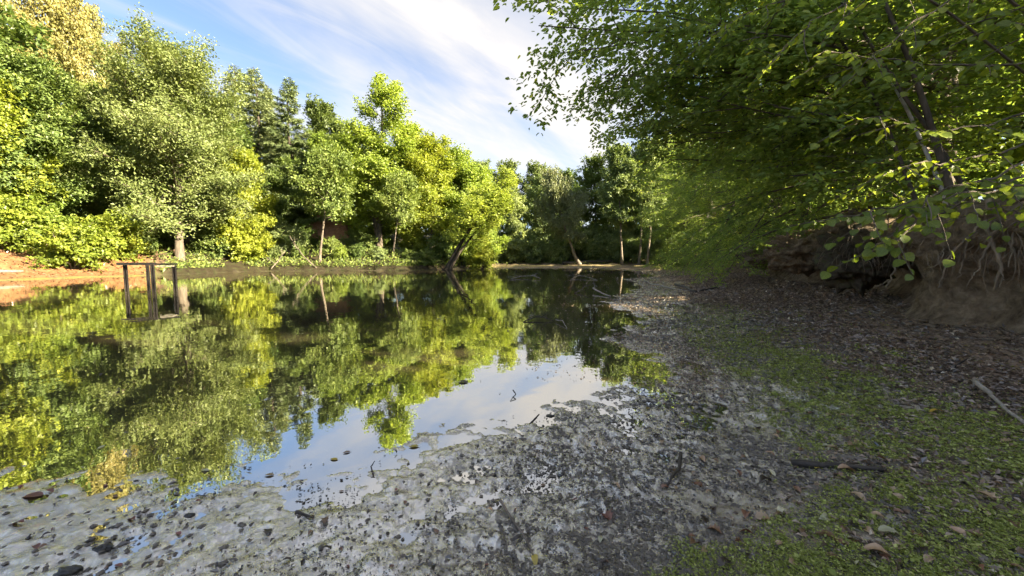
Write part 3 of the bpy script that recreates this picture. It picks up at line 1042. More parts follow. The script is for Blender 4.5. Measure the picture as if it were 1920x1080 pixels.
fartree = Proto('fartree', *make_tree(7, [(0.5, 0, 20, 0, 0)], 0.24, 0.08, ell(5.2, 0.30, 0.25, 0.75), 40, (0, 58), (0, 0, 0.0), 8, 0.45, 26000, 0.42, 0.65, 0.42, up=1.4), 'bark', 'dark_leaf')
fartall = Proto('fartall', *make_tree(8, [(-0.6, 0, 21, 0, 0)], 0.21, 0.36, ell(4.0, 0.40, 0.25, 0.6), 30, (8, 60), (0, 0, 0.1), 8, 0.46, 17000, 0.42, 0.65, 0.42, up=1.4), 'bark_pale', 'dark_leaf')
willow = Proto('willow', *make_tree(9, [(-4.6, 0, 14.5, 0, 0)], 0.24, 0.34, ell(4.6, 0.40, 0.3, 0.7), 34, (12, 58), (0, 0, -0.25), 9, 0.45, 24000, 0.34, 0.42, 0.40, mode='hang', lean_pow=0.75), 'bark_pale', 'willow_leaf')
bush = Proto('bush', *make_tree(10, [(0.5, 0, 3.3, 0, 0), (-0.9, 0.2, 2.8, -0.2, 0), (1.2, -0.3, 2.6, 0.2, 0)], 0.05, 0.04, ell(2.0, 0.3, 0.3, 0.9), 30, (0, 55), (0, 0, -0.1), 7, 0.5, 8500, 0.24, 0.75, 0.22, up=1.8), 'bark', 'lime_leaf')
lean = Proto('lean', *make_tree(12, [(6.8, 0.3, 10.0, 0, 0), (5.2, -0.5, 6.8, 0.35, -0.2)], 0.25, 0.50, ell(3.4, 0.45, 0.4, 0.7), 34, (14, 46), (0, 0, -0.25), 8, 0.5, 17000, 0.28, 0.5, 0.20, mode='spray', flare=1.4, roots=6), 'bark_dark', 'maple_leaf')
slim = Proto('slim', *make_tree(13, [(1.6, 0, 14.0, 0, 0)], 0.15, 0.42, ell(4.4, 0.35, 0.25, 0.8), 24, (10, 55), (0, 0, 0.1), 8, 0.45, 12500, 0.30, 0.72, 0.40), 'bark', 'maple_leaf')

# --- left shore
p = base_at(338, 35.5)
oak.put('oak_tree', 'tall grey-green oak with pale root-flared trunk standing at the water edge', (p[0], p[1], 0.02), 0.5, (0.97, 0.97, 0.92))
LEFT = [  # proto, px, Y, rz, scale, name, label, leaf material
    (tallbeech, -75, 33, 0.4, 1.25, 'maple_tree', 'huge deep green tree cut off by the left frame edge', 'beech_leaf'),
    (birch, 128, 43, 1.2, 1.10, 'birch_tree', 'tall golden birch with white trunk behind the far left trees', None),
    (birch, 205, 52, 2.9, 1.05, 'birch_tree', 'yellowing birch just left of the oak crown, partly hidden', None),
    (birch, 30, 50, 4.4, 1.20, 'birch_tree', 'golden birch rising behind the deep green tree at the left edge', None),
    (roundtree, 70, 30.5, 0.9, 0.78, 'beech_tree', 'low layered green tree above the left sandy bank', 'beech_leaf'),
    (roundtree, 175, 37.5, 2.2, 0.82, 'beech_tree', 'mid-green rounded tree left of the oak trunk', 'beech_leaf'),
    (tallbeech, 262, 44, 3.7, 0.80, 'beech_tree', 'dark beech in the gap left of the oak trunk', 'beech_leaf'),
    (roundtree, -40, 27.5, 5.2, 0.80, 'lime_tree', 'bright yellow-green sunlit tree at the left frame edge', 'lime_leaf'),
    (tallbeech, 430, 45, 1.3, 0.78, 'beech_tree', 'green beech directly behind the right side of the oak', 'beech_leaf'),
    (tallbeech, 345, 52, 2.0, 0.9, 'beech_tree', 'tall beech hidden behind the oak crown', 'oak_leaf'),
    (roundtree, 462, 41.5, 0.2, 0.60, 'lime_tree', 'small bright green tree at the foot of the oak, right side', 'lime_leaf'),
]
for pr, px, Y, rz, sc, nm, lb, lm in LEFT:
    pr.put(nm, lb, base_at(px, Y), rz, sc, leafm=lm)
SHRUB = [
    (140, 27.6, 0.85, 'bright yellow-green bush at the back of the sandy shore', 'lime_leaf'),
    (205, 30.5, 0.95, 'broad sunlit bush left of the steel frame in the water', 'lime_leaf'),
    (255, 33.0, 0.70, 'low leafy bush between the sandy shore and the oak trunk', 'beech_leaf'),
    (20, 27.5, 0.95, 'pale green bush at the far left above the orange sand', 'lime_leaf'),
    (80, 29.0, 0.8, 'layered green bush above the orange sand slope', 'maple_leaf'),
    (292, 38.5, 0.8, 'dark green bush directly left of the oak trunk', 'beech_leaf'),
    (400, 39.0, 0.8, 'shaded bush right of the oak roots', 'beech_leaf'),
    (455, 40.5, 1.0, 'large lime-green bush right of the oak trunk', 'lime_leaf'),
    (490, 43.0, 0.65, 'yellow-green bush beside the dark spruce trunks', 'lime_leaf'),
]
for px, Y, sc, lb, lm in SHRUB:
    bush.put('bush', lb, base_at(px, Y), random.uniform(0, 6), sc, 'bushes along the left shore', leafm=lm, cat='bush', trunk_name='stems', crown_name='foliage')

# --- spruces and the middle group
for px, Y, sc, rz, lb in ((492, 55, 0.98, 0.3, 'spruce with pointed top just right of the oak crown'), (527, 60, 0.93, 1.7, 'slender spruce between two taller spruces'),
                          (562, 52, 0.86, 3.0, 'spruce with a sharp clear tip left of the tall maple'), (455, 62, 1.05, 4.0, 'spruce half hidden behind the right edge of the oak')):
    spruce.put('spruce_tree', lb, base_at(px, Y), rz, (sc * 1.3, sc * 1.3, sc), 'spruces between oak and maple')
MID = [
    (maple, 712, 48.5, 0.6, (0.95, 0.95, 0.79), 'maple_tree', 'tallest bright green maple in the middle of the far shore', None),
    (slim, 600, 42.6, 0.15, 0.80, 'young_tree', 'slim tree with a thin leaning trunk in front of the hut', 'beech_leaf'),
    (fartall, 628, 62, 1.0, 0.96, 'poplar_tree', 'airy pale-topped tree between spruce and maple', 'oak_leaf'),
    (roundtree, 812, 52, 2.4, (0.95, 0.95, 0.82), 'lime_tree', 'yellow-green tree right of the tall maple', 'lime_leaf'),
    (roundtree, 868, 55, 4.0, (0.95, 0.95, 0.86), 'maple_tree', 'rounded green tree ending the middle group at the right', 'maple_leaf'),
    (roundtree, 655, 54, 5.0, 0.80, 'maple_tree', 'green tree filling behind the hut, left of the maple trunk', 'maple_leaf'),
    (roundtree, 765, 56, 0.9, 0.92, 'lime_tree', 'bright tree between the maple and the yellow-green tree', 'lime_leaf'),
    (roundtree, 545, 50, 2.6, 0.62, 'beech_tree', 'mid-height dull green tree in front of the spruces', 'beech_leaf'),
    (roundtree, 600, 58, 1.6, 0.85, 'maple_tree', 'green tree behind the hut roof, right of the spruces', 'maple_leaf'),
    (roundtree, 905, 58, 3.1, 0.80, 'maple_tree', 'green tree closing the gap behind the leaning tree', 'maple_leaf'),
    (lean, 838, 44.5, 0.0, 1.0, 'leaning_tree', 'dark two-stemmed tree leaning right over the water', None),
    (slim, 738, 45.5, 0.0, 0.62, 'young_tree', 'young tree with a dark trunk slanting right above the grassy bank', 'beech_leaf'),
]
for pr, px, Y, rz, sc, nm, lb, lm in MID:
    pr.put(nm, lb, base_at(px, Y), rz, sc, leafm=lm)
for px, Y, sc, lb, lm in ((545, 44.5, 0.75, 'dusty green bush left of the hut under the spruces', 'dark_leaf'), (690, 46.5, 0.55, 'small bush on the grassy bank below the maple', 'beech_leaf'),
                          (800, 45.5, 0.5, 'low dark bush hanging over the bank beside the leaning tree', 'beech_leaf'), (905, 47, 0.7, 'bright bush at the foot of the leaning tree', 'lime_leaf'),
                          (870, 50, 1.1, 'tall bush behind the leaning tree', 'maple_leaf'), (620, 45.2, 0.45, 'small bush in front of the hut wall', 'beech_leaf'), (520, 46.5, 0.9, 'dark bush at the foot of the spruces', 'dark_leaf'), (570, 48.5, 0.8, 'dull green bush at the left end of the hut', 'beech_leaf'),
                          (715, 51, 0.9, 'sunlit bush behind the maple trunk', 'maple_leaf'), (775, 50.5, 0.85, 'bright bush behind the slanting dark trunk', 'lime_leaf'), (830, 49, 0.9, 'leafy bush behind the foot of the leaning tree', 'beech_leaf'), (672, 50, 0.75, 'dark bush right of the hut', 'dark_leaf'),
                          (425, 40.0, 0.45, 'low bush at the water edge right of the oak roots', 'beech_leaf'), (512, 42.8, 0.4, 'low brownish bush at the water edge under the spruces', 'oak_leaf'), (562, 43.2, 0.36, 'low bush at the water edge left of the slim tree', 'beech_leaf'),
                          (640, 43.5, 0.40, 'low bush at the water edge right of the slim tree', 'maple_leaf'), (668, 44.0, 0.42, 'low bush at the water edge below the maple', 'beech_leaf'), (712, 44.3, 0.36, 'low dark bush at the water edge right below the maple', 'dark_leaf'),
                          (770, 44.8, 0.40, 'low bush at the water edge right of the slanting trunk', 'beech_leaf')):
    bush.put('bush', lb, base_at(px, Y), random.uniform(0, 6), sc, 'bushes on the middle shore', leafm=lm, cat='bush', trunk_name='stems', crown_name='foliage')

# --- far end of the pond
FAR = [
    (fartree, 948, 92, 0.6, 1.02, 'alder_tree', 'distant pale green tree with a sunlit top behind the mudflat', 'oak_leaf'),
    (fartree, 1003, 88, 2.0, 0.98, 'alder_tree', 'distant sunlit round tree left of the silvery leaning tree', 'oak_leaf'),
    (willow, 1088, 63, 0.0, 0.98, 'willow_tree', 'silvery tree on a pale trunk leaning left at the far shore', None),
    (fartree, 960, 72, 3.3, 0.62, 'alder_tree', 'dark low tree right of the leaning tree, behind the mudflat', 'dark_leaf'),
    (fartree, 1020, 74, 4.6, 0.72, 'alder_tree', 'dark shaded tree left of the silvery leaning tree', 'dark_leaf'),
    (fartree, 1115, 76, 5.1, 0.92, 'alder_tree', 'tall tree with sunlit crown right of the silvery leaning tree', 'beech_leaf'),
    (fartall, 1166, 59, 0.3, 0.80, 'alder_tree', 'thin pale-stemmed tree on the far shore, left of the pale pair', None),
    (fartall, 1198, 60, 1.9, 0.82, 'alder_tree', 'pale straight trunk, left one of the pair at the far shore', None),
    (fartall, 1214, 58, 3.6, 0.84, 'alder_tree', 'pale straight trunk, right one of the pair at the far shore', None),
    (fartree, 1165, 72, 2.6, 0.95, 'alder_tree', 'dense dark tree behind the pale trunks at the far shore', 'dark_leaf'),
    (fartree, 1225, 70, 1.1, 1.0, 'alder_tree', 'dense green tree behind the far end of the right bank', 'beech_leaf'),
    (fartree, 1185, 88, 0.4, 1.02, 'alder_tree', 'tall back-row tree with a sunlit top over the far end', 'maple_leaf'),
    (fartree, 1065, 95, 4.1, 0.95, 'alder_tree', 'back-row tree behind the silvery leaning tree', 'beech_leaf'),
    (fartree, 900, 80, 5.9, 0.9, 'alder_tree', 'dark tree behind the right end of the middle group', 'dark_leaf'),
    (fartree, 1280, 66, 2.9, 0.95, 'alder_tree', 'shaded tree where the right bank meets the far shore', 'beech_leaf'),
]
for pr, px, Y, rz, sc, nm, lb, lm in FAR:
    pr.put(nm, lb, base_at(px, Y), rz, sc, leafm=lm)
for k, (px, Y, sc, lb) in enumerate(((925, 66, 1.0, 'dark bush on the far mudflat, left end'), (968, 67, 1.15, 'dark bush on the far mudflat, second from its left end'), (1008, 68, 1.2, 'dark bush left of the leaning pale trunk'),
                                     (1042, 66, 0.8, 'low bush at the base of the leaning pale trunk'), (1120, 67, 1.2, 'dark bush right of the leaning pale trunk'), (1150, 65, 1.1, 'dark bush behind the pale trunks'),
                                     (1185, 66, 1.1, 'dark bush between the pale trunks'), (1235, 62, 1.2, 'dark bush right of the pale trunks'), (1268, 57, 1.0, 'dark bush at the far foot of the right bank'), (1070, 71, 1.5, 'dark bush behind the leaning pale trunk'), (1098, 73, 1.5, 'tall dark bush just right behind the leaning pale trunk'))):
    bush.put('bush', lb, base_at(px, Y), k * 1.3, sc, 'bushes on the far shore', leafm='dark_leaf', cat='bush', trunk_name='stems', crown_name='foliage')
# back rows that close the wood
BACK = [(-60, 45), (-5, 60), (70, 62), (150, 66), (235, 70), (310, 66), (390, 70), (470, 78), (545, 74), (620, 80), (700, 74), (780, 78), (850, 74), (900, 100), (1030, 112), (1130, 108), (1250, 92), (1330, 80)]
BACK_LABEL = ['tree at the very left edge behind the yellow-green one', 'green tree filling in behind the deep green left-edge tree', 'green tree behind the white-stemmed golden birch', 'dark tree in the gap between the golden birches',
              'back-row tree seen left of the oak top', 'back-row tree behind the left half of the oak crown', 'back-row tree behind the right half of the oak crown', 'dark tree behind the leftmost spruce',
              'back-row tree between the two right spruces', 'back-row tree behind the hut and the airy tree', 'back-row tree behind the tall maple trunk', 'back-row tree behind the yellow-green tree',
              'back-row tree behind the rounded end of the middle group', 'distant tree left of the pale sunlit pair at the pond end', 'distant tree behind the dip in the treeline', 'distant tree behind the silvery leaning tree, to its right',
              'distant tree behind the far end of the right bank', 'distant tree above the last hornbeams of the bank']
for k, (px, Y) in enumerate(BACK):
    (tallbeech, fartree, roundtree)[k % 3].put('forest_tree', BACK_LABEL[k], base_at(px, Y), k * 1.9,
                                              (0.85, 0.80, 1.0)[k % 3] * (0.92 if px > 560 else 1.0), 'back row of the wood across the pond', leafm=('beech_leaf', 'dark_leaf', 'beech_leaf')[k % 3])

# ------------------------------------------------------------------ trees on the right bank
# local -X points over the pond
hb_prof = lambda u: 6.2 * (0.75 + 0.5 * math.sin(min(1, u * 1.2) * math.pi)) * (1 - 0.45 * u)
hornA = Proto('hornA', *make_tree(21, [(-1.6, 0.3, 12.5, 0, 0), (-3.0, -0.8, 10.0, 0.15, -0.2)], 0.20, 0.05, hb_prof, 46, (-6, 42), (0, 0, -0.42), 8, 0.40, 30000, 0.10, 0.55, 0.07,
                                  mode='spray', az_bias=(math.pi, 1.35), hexa=True), 'bark', 'hornbeam_leaf')
hornB = Proto('hornB', *make_tree(22, [(-2.6, -0.4, 11.5, 0, 0), (-0.4, 1.0, 11.0, 0.2, 0.25)], 0.18, 0.04, hb_prof, 46, (-10, 40), (0, 0, -0.50), 8, 0.40, 30000, 0.10, 0.55, 0.07,
                                  mode='spray', az_bias=(math.pi, 1.4), hexa=True), 'bark', 'hornbeam_leaf')
hornC = Proto('hornC', *make_tree(23, [(-1.0, 0.2, 14.0, 0, 0)], 0.24, 0.06, lambda u: 6.0 * (1 - 0.5 * u), 48, (-4, 45), (0, 0, -0.35), 8, 0.42, 26000, 0.20, 0.6, 0.10,
                                  mode='spray', az_bias=(math.pi, 1.5)), 'bark_dark', 'hornbeam_leaf')


def bank_point(Y, inland):
    x = float(np.interp(Y, BANK[:, 1], BANK[:, 0])) + inland
    return (x, Y, hz(x, Y) - 0.08)


# the nearest overhanging tree has its own shape
bx_, by_, bz_ = bank_point(8.4, 1.25)
def loc_of(px, py, Y):
    return at_depth(px, py, Y) - np.array([bx_, by_, bz_])


ext = [(0.36, loc_of(985, 8, 6.6)), (0.34, loc_of(1010, 48, 6.4)), (0.30, loc_of(1095, 95, 6.8)), (0.30, loc_of(1050, 15, 7.2)), (0.28, loc_of(1125, 140, 7.4)), (0.25, loc_of(1130, 60, 7.6)),
       (0.22, loc_of(1105, 168, 8.2)), (0.20, loc_of(1142, 226, 8.6)), (0.16, loc_of(1190, 258, 9.2)), (0.18, loc_of(1150, 190, 9.4)), (0.14, loc_of(1230, 300, 10.0)), (0.24, loc_of(1160, 150, 8.6)), (0.20, loc_of(1180, 235, 9.6)), (0.17, loc_of(1210, 270, 8.8)), (0.20, loc_of(1200, 120, 7.0)), (0.16, loc_of(1250, 240, 8.4)), (0.14, loc_of(1310, 180, 6.4)), (0.30, loc_of(1250, 30, 6.2)),
       (0.26, loc_of(1400, 60, 5.6)), (0.12, loc_of(1390, 320, 7.8)), (0.16, loc_of(1450, 200, 6.2)), (0.10, loc_of(1340, 390, 9.0)), (0.40, loc_of(1140, -60, 7.5)), (0.42, loc_of(1300, -120, 7.0)),
       (0.12, loc_of(1480, 330, 6.6)), (0.2, loc_of(1560, 120, 6.0)), (0.30, loc_of(1180, 60, 6.6)), (0.24, loc_of(1260, 130, 7.2)), (0.18, loc_of(1340, 250, 7.4))]
near_tree = Proto('near', *make_tree(31, [(-2.6, -0.6, 11.5, 0, 0), (0.2, 1.2, 10.5, 0.35, 0.2)], 0.17, 0.20, lambda u: 4.6 * (1 - 0.35 * u), 30, (4, 44), (0, 0, -0.35), 9, 0.36, 62000, 0.098, 0.58, 0.06,
                                     mode='spray', az_bias=(math.pi, 1.3), hexa=True, extra=ext, limb_r=0.30), 'bark', 'hornbeam_leaf')
near_root = near_tree.put('hornbeam_tree', 'near hornbeam on the right bank reaching its branches over the mud and into the sky', (bx_, by_, bz_))
RB = [
    (hornA, 12.2, 1.3, 0.10, 0.86, 'hornbeam overhanging the mud next beyond the nearest bank tree'),
    (hornB, 15.8, 1.2, -0.15, 0.90, 'bank tree with foliage trailing low over brown leaf litter'),
    (hornA, 20.0, 1.4, 0.25, 0.92, 'bank tree drooping over the dead branches on the mud'),
    (hornB, 25.0, 1.4, -0.05, 0.98, 'bank tree halfway along the right shore'),
    (hornA, 31.0, 1.6, 0.35, 1.12, 'bank tree before the bend of the right shore'),
    (hornB, 37.5, 1.6, 0.15, 1.18, 'bank tree at the bend of the right shore'),
    (hornA, 45.0, 1.8, 0.30, 1.22, 'bank tree near the far end of the right shore'),
    (hornB, 52.0, 1.8, 0.40, 1.22, 'last bank tree of the right shore, at the far end'),
    (hornB, 4.6, 4.4, -0.4, 0.72, 'hornbeam standing back from the hanging roots at the right frame edge'),
]
for pr, Y, inl, rz, sc, lb in RB:
    pr.put('hornbeam_tree', lb, bank_point(Y, inl), rz, sc, 'hornbeams along the right bank')
k = 0
for Y, inl in ((8.0, 8.0), (11.5, 6.0), (-1.0, 7.0), (0.8, 12.0), (14.5, 6.5), (19, 6), (24, 7), (30, 7.5), (36, 7), (43, 8), (50, 8), (58, 7), (18, 13), (26, 14), (35, 14), (45, 15), (55, 15), (66, 10),
               (-4, 5), (-5, 11), (-9, 6), (-13, 9), (-9, 13)):  # trees behind the camera, out of view, added to shade the foreground mud
    (hornC, fartree)[k % 2].put('forest_tree', 'tree in the dim wood behind the right bank', bank_point(Y, inl), k * 2.1, (0.98, 0.72)[k % 2] * (0.72 if Y < 10 else 0.92 if Y < 20 else 1.0), 'trees in the wood behind the right bank',
                                leafm=('hornbeam_leaf', 'maple_leaf')[k % 2], bark=('bark_dark', 'bark')[k % 2])
    k += 1


# ------------------------------------------------------------------ steel frame standing in the water
def child_of(o, parent):
    o.parent = parent
    o.matrix_parent_inverse = Matrix.LocRotScale(parent.location, parent.rotation_euler, parent.scale).inverted()
    return o


def sluice_frame():
    a, m_, b = on_plane(239, 546.5, 0), on_plane(287, 547, 0), on_plane(330, 544.5, 0)
    e = tag(empty('sluice_frame', (m_[0], m_[1], 0)), 'rusty steel frame of four upright posts standing in the water', 'steel frame')
    top = 1.07

    def post(p, w, dp, rz, h):
        mb = MB()
        q = np.array([p[0], p[1], 0])
        c, s = math.cos(rz), math.sin(rz)
        zc = (h - 0.9) / 2
        hh = h + 0.9
        mb.box(q + [0, 0, zc], (w, 0.03, hh), rz)
        mb.box(q + [-c * (w / 2 - 0.012) + s * dp / 2, -s * (w / 2 - 0.012) - c * dp / 2, zc + 0.004], (0.028, dp, hh), rz)
        mb.box(q + [c * (w / 2 - 0.012) + s * dp / 2, s * (w / 2 - 0.012) - c * dp / 2, zc - 0.004], (0.028, dp, hh), rz)
        child_of(mb.build('post', M['rust_steel']), e)
    d = unit(b - a)
    rz = math.atan2(d[1], d[0])
    post(a, 0.11, 0.06, rz, top - 0.03)
    post(m_ - d * 0.11, 0.08, 0.06, rz, top - 0.03)
    post(m_ + d * 0.045, 0.11, 0.06, rz, top + 0.02)
    post(b, 0.11, 0.07, rz, top - 0.05)
    for p, q, mt, th in ((a - d * 0.07, m_ - d * 0.03, 'rust_steel', 0.10), (m_ + d * 0.17, b + d * 0.06, 'rust_steel', 0.07)):
        mb = MB()
        c = (p + q) / 2
        mb.box((c[0], c[1], top + th / 2 - 0.03), (np.linalg.norm(q - p), 0.13, th), rz)
        child_of(mb.build('beam', M[mt]), e)
    mb = MB()
    p, q = m_ + d * 0.17, b + d * 0.02
    c = (p + q) / 2
    mb.box((c[0] - 0.0, c[1] - 0.02, top - 0.075), (np.linalg.norm(q - p) - 0.06, 0.05, 0.045), rz)
    tag(child_of(mb.build('rail', M['board_pale']), e), 'pale weathered rail under the beam')


sluice_frame()


# ------------------------------------------------------------------ hut behind the middle trees
def hut():
    Y = 50.5
    x0, x1 = at_depth(566, 450, Y)[0], at_depth(648, 450, Y)[0]
    cx = (x0 + x1) / 2
    w, dpt = x1 - x0, 4.2
    gz = hz(cx, Y)
    ze, zr = 1.3 + at_depth(600, 447, Y)[2] - 1.3, at_depth(600, 402, Y)[2]
    e = tag(empty('hut', (cx, Y + dpt / 2, gz - 0.3)), 'small hut with red-brown tiled roof half hidden behind the slim tree', 'hut')
    mb = MB()
    hh = ze - gz + 0.3
    mb.box((cx, Y + dpt / 2, gz - 0.3 + hh / 2), (w, dpt, hh))
    child_of(mb.build('wall', M['plaster']), e)
    # hipped roof: courses of tiles stepping up to the ridge
    roof = MB()
    n = 12
    ov = 0.75
    for k in range(n):
        t0, t1 = k / n, (k + 1) / n
        za, zb = ze - 0.12 + (zr - ze + 0.12) * t0 + 0.05, ze - 0.12 + (zr - ze + 0.12) * t1
        hx = lambda t: (w / 2 + ov) * (1 - t) + w * 0.30 * t
        hy = lambda t: (dpt / 2 + ov) * (1 - t) + 0.06 * t
        c = np.array([cx, Y + dpt / 2, 0])
        a = [(-hx(t0), -hy(t0), za), (hx(t0), -hy(t0), za), (hx(t0), hy(t0), za), (-hx(t0), hy(t0), za)]
        b = [(-hx(t1), -hy(t1), zb), (hx(t1), -hy(t1), zb), (hx(t1), hy(t1), zb), (-hx(t1), hy(t1), zb)]
        a0 = [(x, y, z - 0.06) for x, y, z in a]
        roof.add(np.array(a0 + a + b) + c, [[0, 1, 5, 4], [1, 2, 6, 5], [2, 3, 7, 6], [3, 0, 4, 7], [4, 5, 9, 8], [5, 6, 10, 9], [6, 7, 11, 10], [7, 4, 8, 11], [8, 9, 10, 11], [3, 2, 1, 0]])
    ro = child_of(roof.build('roof', M['roof_tile']), e)
    mb = MB()
    mb.tube([(cx - w * 0.31, Y + dpt / 2, zr + 0.03), (cx + w * 0.31, Y + dpt / 2, zr + 0.03)], 0.10, 7)
    mb.build('ridge_tiles', M['roof_tile'], ro)
    for px in (612, 580):
        xx = at_depth(px, 450, Y)[0]
        mb = MB()
        mb.box((xx, Y - 0.03, gz + 1.25), (0.95, 0.09, 1.0))
        f = child_of(mb.build('window', M['dark_wood']), e)
        mb = MB()
        mb.box((xx, Y - 0.085, gz + 1.25), (0.80, 0.02, 0.85))
        mb.build('pane', M['pane'], f)
    mb = MB()
    mb.box((cx + w * 0.30, Y - 0.04, gz + 0.85), (0.85, 0.08, 1.9))
    child_of(mb.build('door', M['dark_wood']), e)


hut()


def bench(px, py, Y, w, label, mt):
    p = at_depth(px, py, Y)
    z = hz(p[0], Y)
    e = tag(empty('bench', (p[0], Y, z)), label, 'bench')
    for k in range(3):
        mb = MB()
        mb.box((0, (k - 1) * 0.17, 0.46), (w, 0.15, 0.06))
        mb.build('plank', M[mt], e)
    for s in (-1, 1):
        mb = MB()
        mb.box((s * w * 0.36, 0, 0.18), (0.14, 0.42, 0.50))
        mb.build('leg', M['dark_wood'], e)


bench(641, 474, 47.6, 1.3, 'dark wooden bench on the bank in front of the hut', 'dark_wood')
bench(741, 472, 48.5, 1.3, 'pale bench on the bank right of the maple trunk', 'board_pale')


# ------------------------------------------------------------------ logs, sticks and branches
def stick(name, label, pts, r, mat, cat='stick', twigs=(), sides=7, seed=0, group=None, sink=0.35, on='ground'):
    """pts are picture points on the ground (px, py[, lift]); twigs: (index, dx, dy, dz, length)"""
    rng = np.random.default_rng(seed + 500)
    P = []
    for q in pts:
        g = ground_at(q[0], q[1]) if on == 'ground' else on_plane(q[0], q[1], 0.0)
        g[2] += r * (1 - sink) + (q[2] if len(q) > 2 else 0)
        P.append(g)
    P = np.array(P)
    t = np.linspace(0, 1, max(7, len(P) * 3))
    path = sample(P, t)
    L = np.linalg.norm(P[-1] - P[0])
    path[1:-1] += rng.normal(0, 0.008 * L, (len(path) - 2, 3)) * np.array([1, 1, 0.4])
    c = path.mean(0)
    mb = MB()
    rad = np.linspace(r, r * 0.5, len(path)) * rng.uniform(0.88, 1.12, len(path))
    mb.tube(path - c, rad, sides)
    for (f, dx, dy, dz, ln) in twigs:
        p0 = sample(path, np.array([f]))[0] - c
        tp = curve(p0, (dx, dy, dz), ln, (0, 0, -0.1), 5, rng, 0.25)
        mb.tube(tp, np.linspace(r * 0.55, r * 0.12, 6), 5)
        for w in (0.45, 0.75):
            p1 = sample(tp, np.array([w]))[0]
            sp = curve(p1, np.array([dx, dy, dz]) + rng.normal(0, 0.7, 3), ln * 0.4, (0, 0, 0), 3, rng, 0.2)
            mb.tube(sp, np.linspace(r * 0.25, r * 0.08, 4), 4)
    return tag(mb.build(name, M[mat], None, True, tuple(c)), label, cat, group)


stick('dead_branch', 'pale grey bare stick at the right edge on green ground', [(1826, 726, 0.05), (1860, 752, 0.03), (1930, 808, 0.0)], 0.020, 'dead_pale', twigs=((0.04, -0.5, -0.3, -0.2, 0.12),), seed=1)
stick('dead_branch', 'thick dark stick lying across the edge of the moss', [(1484, 872), (1560, 876), (1662, 886)], 0.022, 'dead_dark', seed=2)
stick('dead_branch', 'short dark curved stick on the brown mud', [(1276, 858, 0.02), (1272, 885, 0.01), (1250, 912, 0.0)], 0.013, 'dead_dark', seed=3)
stick('reed_stalk', 'split grey reed stalk pointing up from the bottom edge mud', [(938, 944, 0.012), (965, 985, 0.006), (1016, 1062, 0.0)], 0.008, 'dead_mid', 'stalk', seed=4)
stick('dead_branch', 'thin dark twig lying in the moss at the right edge', [(1778, 832), (1850, 842), (1925, 858)], 0.009, 'dead_mid', seed=5)
stick('dead_branch', 'long branch, pale at one end and forked, on the grey mudflat', [(1208, 530, 0.08), (1230, 538, 0.03), (1290, 546), (1345, 549)], 0.030, 'dead_pale', seed=6, twigs=((0.08, -0.6, 0.2, 0.3, 0.4),))
stick('dead_branch', 'black bent branch lying against the long pale branch', [(1266, 539, 0.1), (1305, 550, 0.02), (1344, 545, 0.1)], 0.05, 'dead_dark', seed=7)
stick('dead_branch', 'black branch sticking up from the mud before the bank foliage', [(1312, 494, 0.5), (1330, 499, 0.2), (1356, 505, 0.0)], 0.08, 'dead_dark', seed=8, twigs=((0.5, 0.2, -0.2, 0.5, 0.8),))
stick('dead_branch', 'fallen branch under the low foliage further along the bank', [(1290, 502, 0.05), (1330, 500, 0.1), (1375, 503, 0.1)], 0.07, 'dead_dark', seed=9, twigs=((0.4, 0.3, 0, 0.5, 0.7), (0.7, -0.3, 0, 0.6, 0.6)))
stick('dead_branch', 'white stripped twig on the leaf litter below the bank', [(1630, 582), (1660, 594), (1697, 607)], 0.014, 'dead_pale', seed=10)
stick('dead_branch', 'small pale twig on the litter, left of the white twig', [(1462, 575), (1480, 579), (1502, 584)], 0.014, 'dead_pale', seed=11)
stick('dead_branch', 'dark forked twig on litter near the right edge', [(1745, 702), (1785, 694), (1812, 680, 0.03)], 0.012, 'dead_dark', seed=12, twigs=((0.6, 0.3, 0.5, 0.1, 0.15),))
stick('dead_branch', 'thin pale straw at the right edge below the sandy soil', [(1785, 632), (1830, 636), (1880, 640)], 0.010, 'dead_mid', seed=13)
stick('dead_branch', 'long thin twig lying over moss in the middle right', [(1520, 745), (1570, 762), (1650, 775)], 0.008, 'dead_mid', seed=14)
stick('fallen_log', 'grey log lying on the orange sand at the left edge', [(-6, 511, 0.0), (20, 511.5, 0), (44, 511, 0)], 0.13, 'dead_mid', 'log', seed=15)
stick('fallen_log', 'dark fallen trunk along the far shore beneath the leaning pale tree', [(1055, 496.5, 0.1), (1100, 495.5, 0.2), (1148, 494.5, 0.3)], 0.26, 'dead_dark', 'log', seed=16)
stick('fallen_log', 'pale fallen pole beside the far leaning trunk', [(1092, 493.5, 0.2), (1115, 493, 0.4), (1136, 492.5, 0.5)], 0.12, 'dead_pale', 'log', seed=17)
stick('dead_branch', 'leaning bare pole rising from the water edge below the hut', [(594, 503.5, 0.0), (574, 503, 1.0), (556, 502, 2.2), (546, 501, 3.2)], 0.065, 'bark', seed=18, twigs=((0.5, -0.3, 0, 0.8, 0.9), (0.75, 0.3, 0, 0.7, 0.8)))
stick('dead_branch', 'bare tangled branch under the spruces on the shore', [(508, 505, 0.0), (522, 503, 0.7), (536, 501, 1.6)], 0.06, 'dead_mid', seed=19, twigs=((0.3, -0.6, 0, 0.6, 1.2), (0.6, 0.5, 0, 0.6, 1.1), (0.8, -0.3, 0, 0.8, 0.9)))
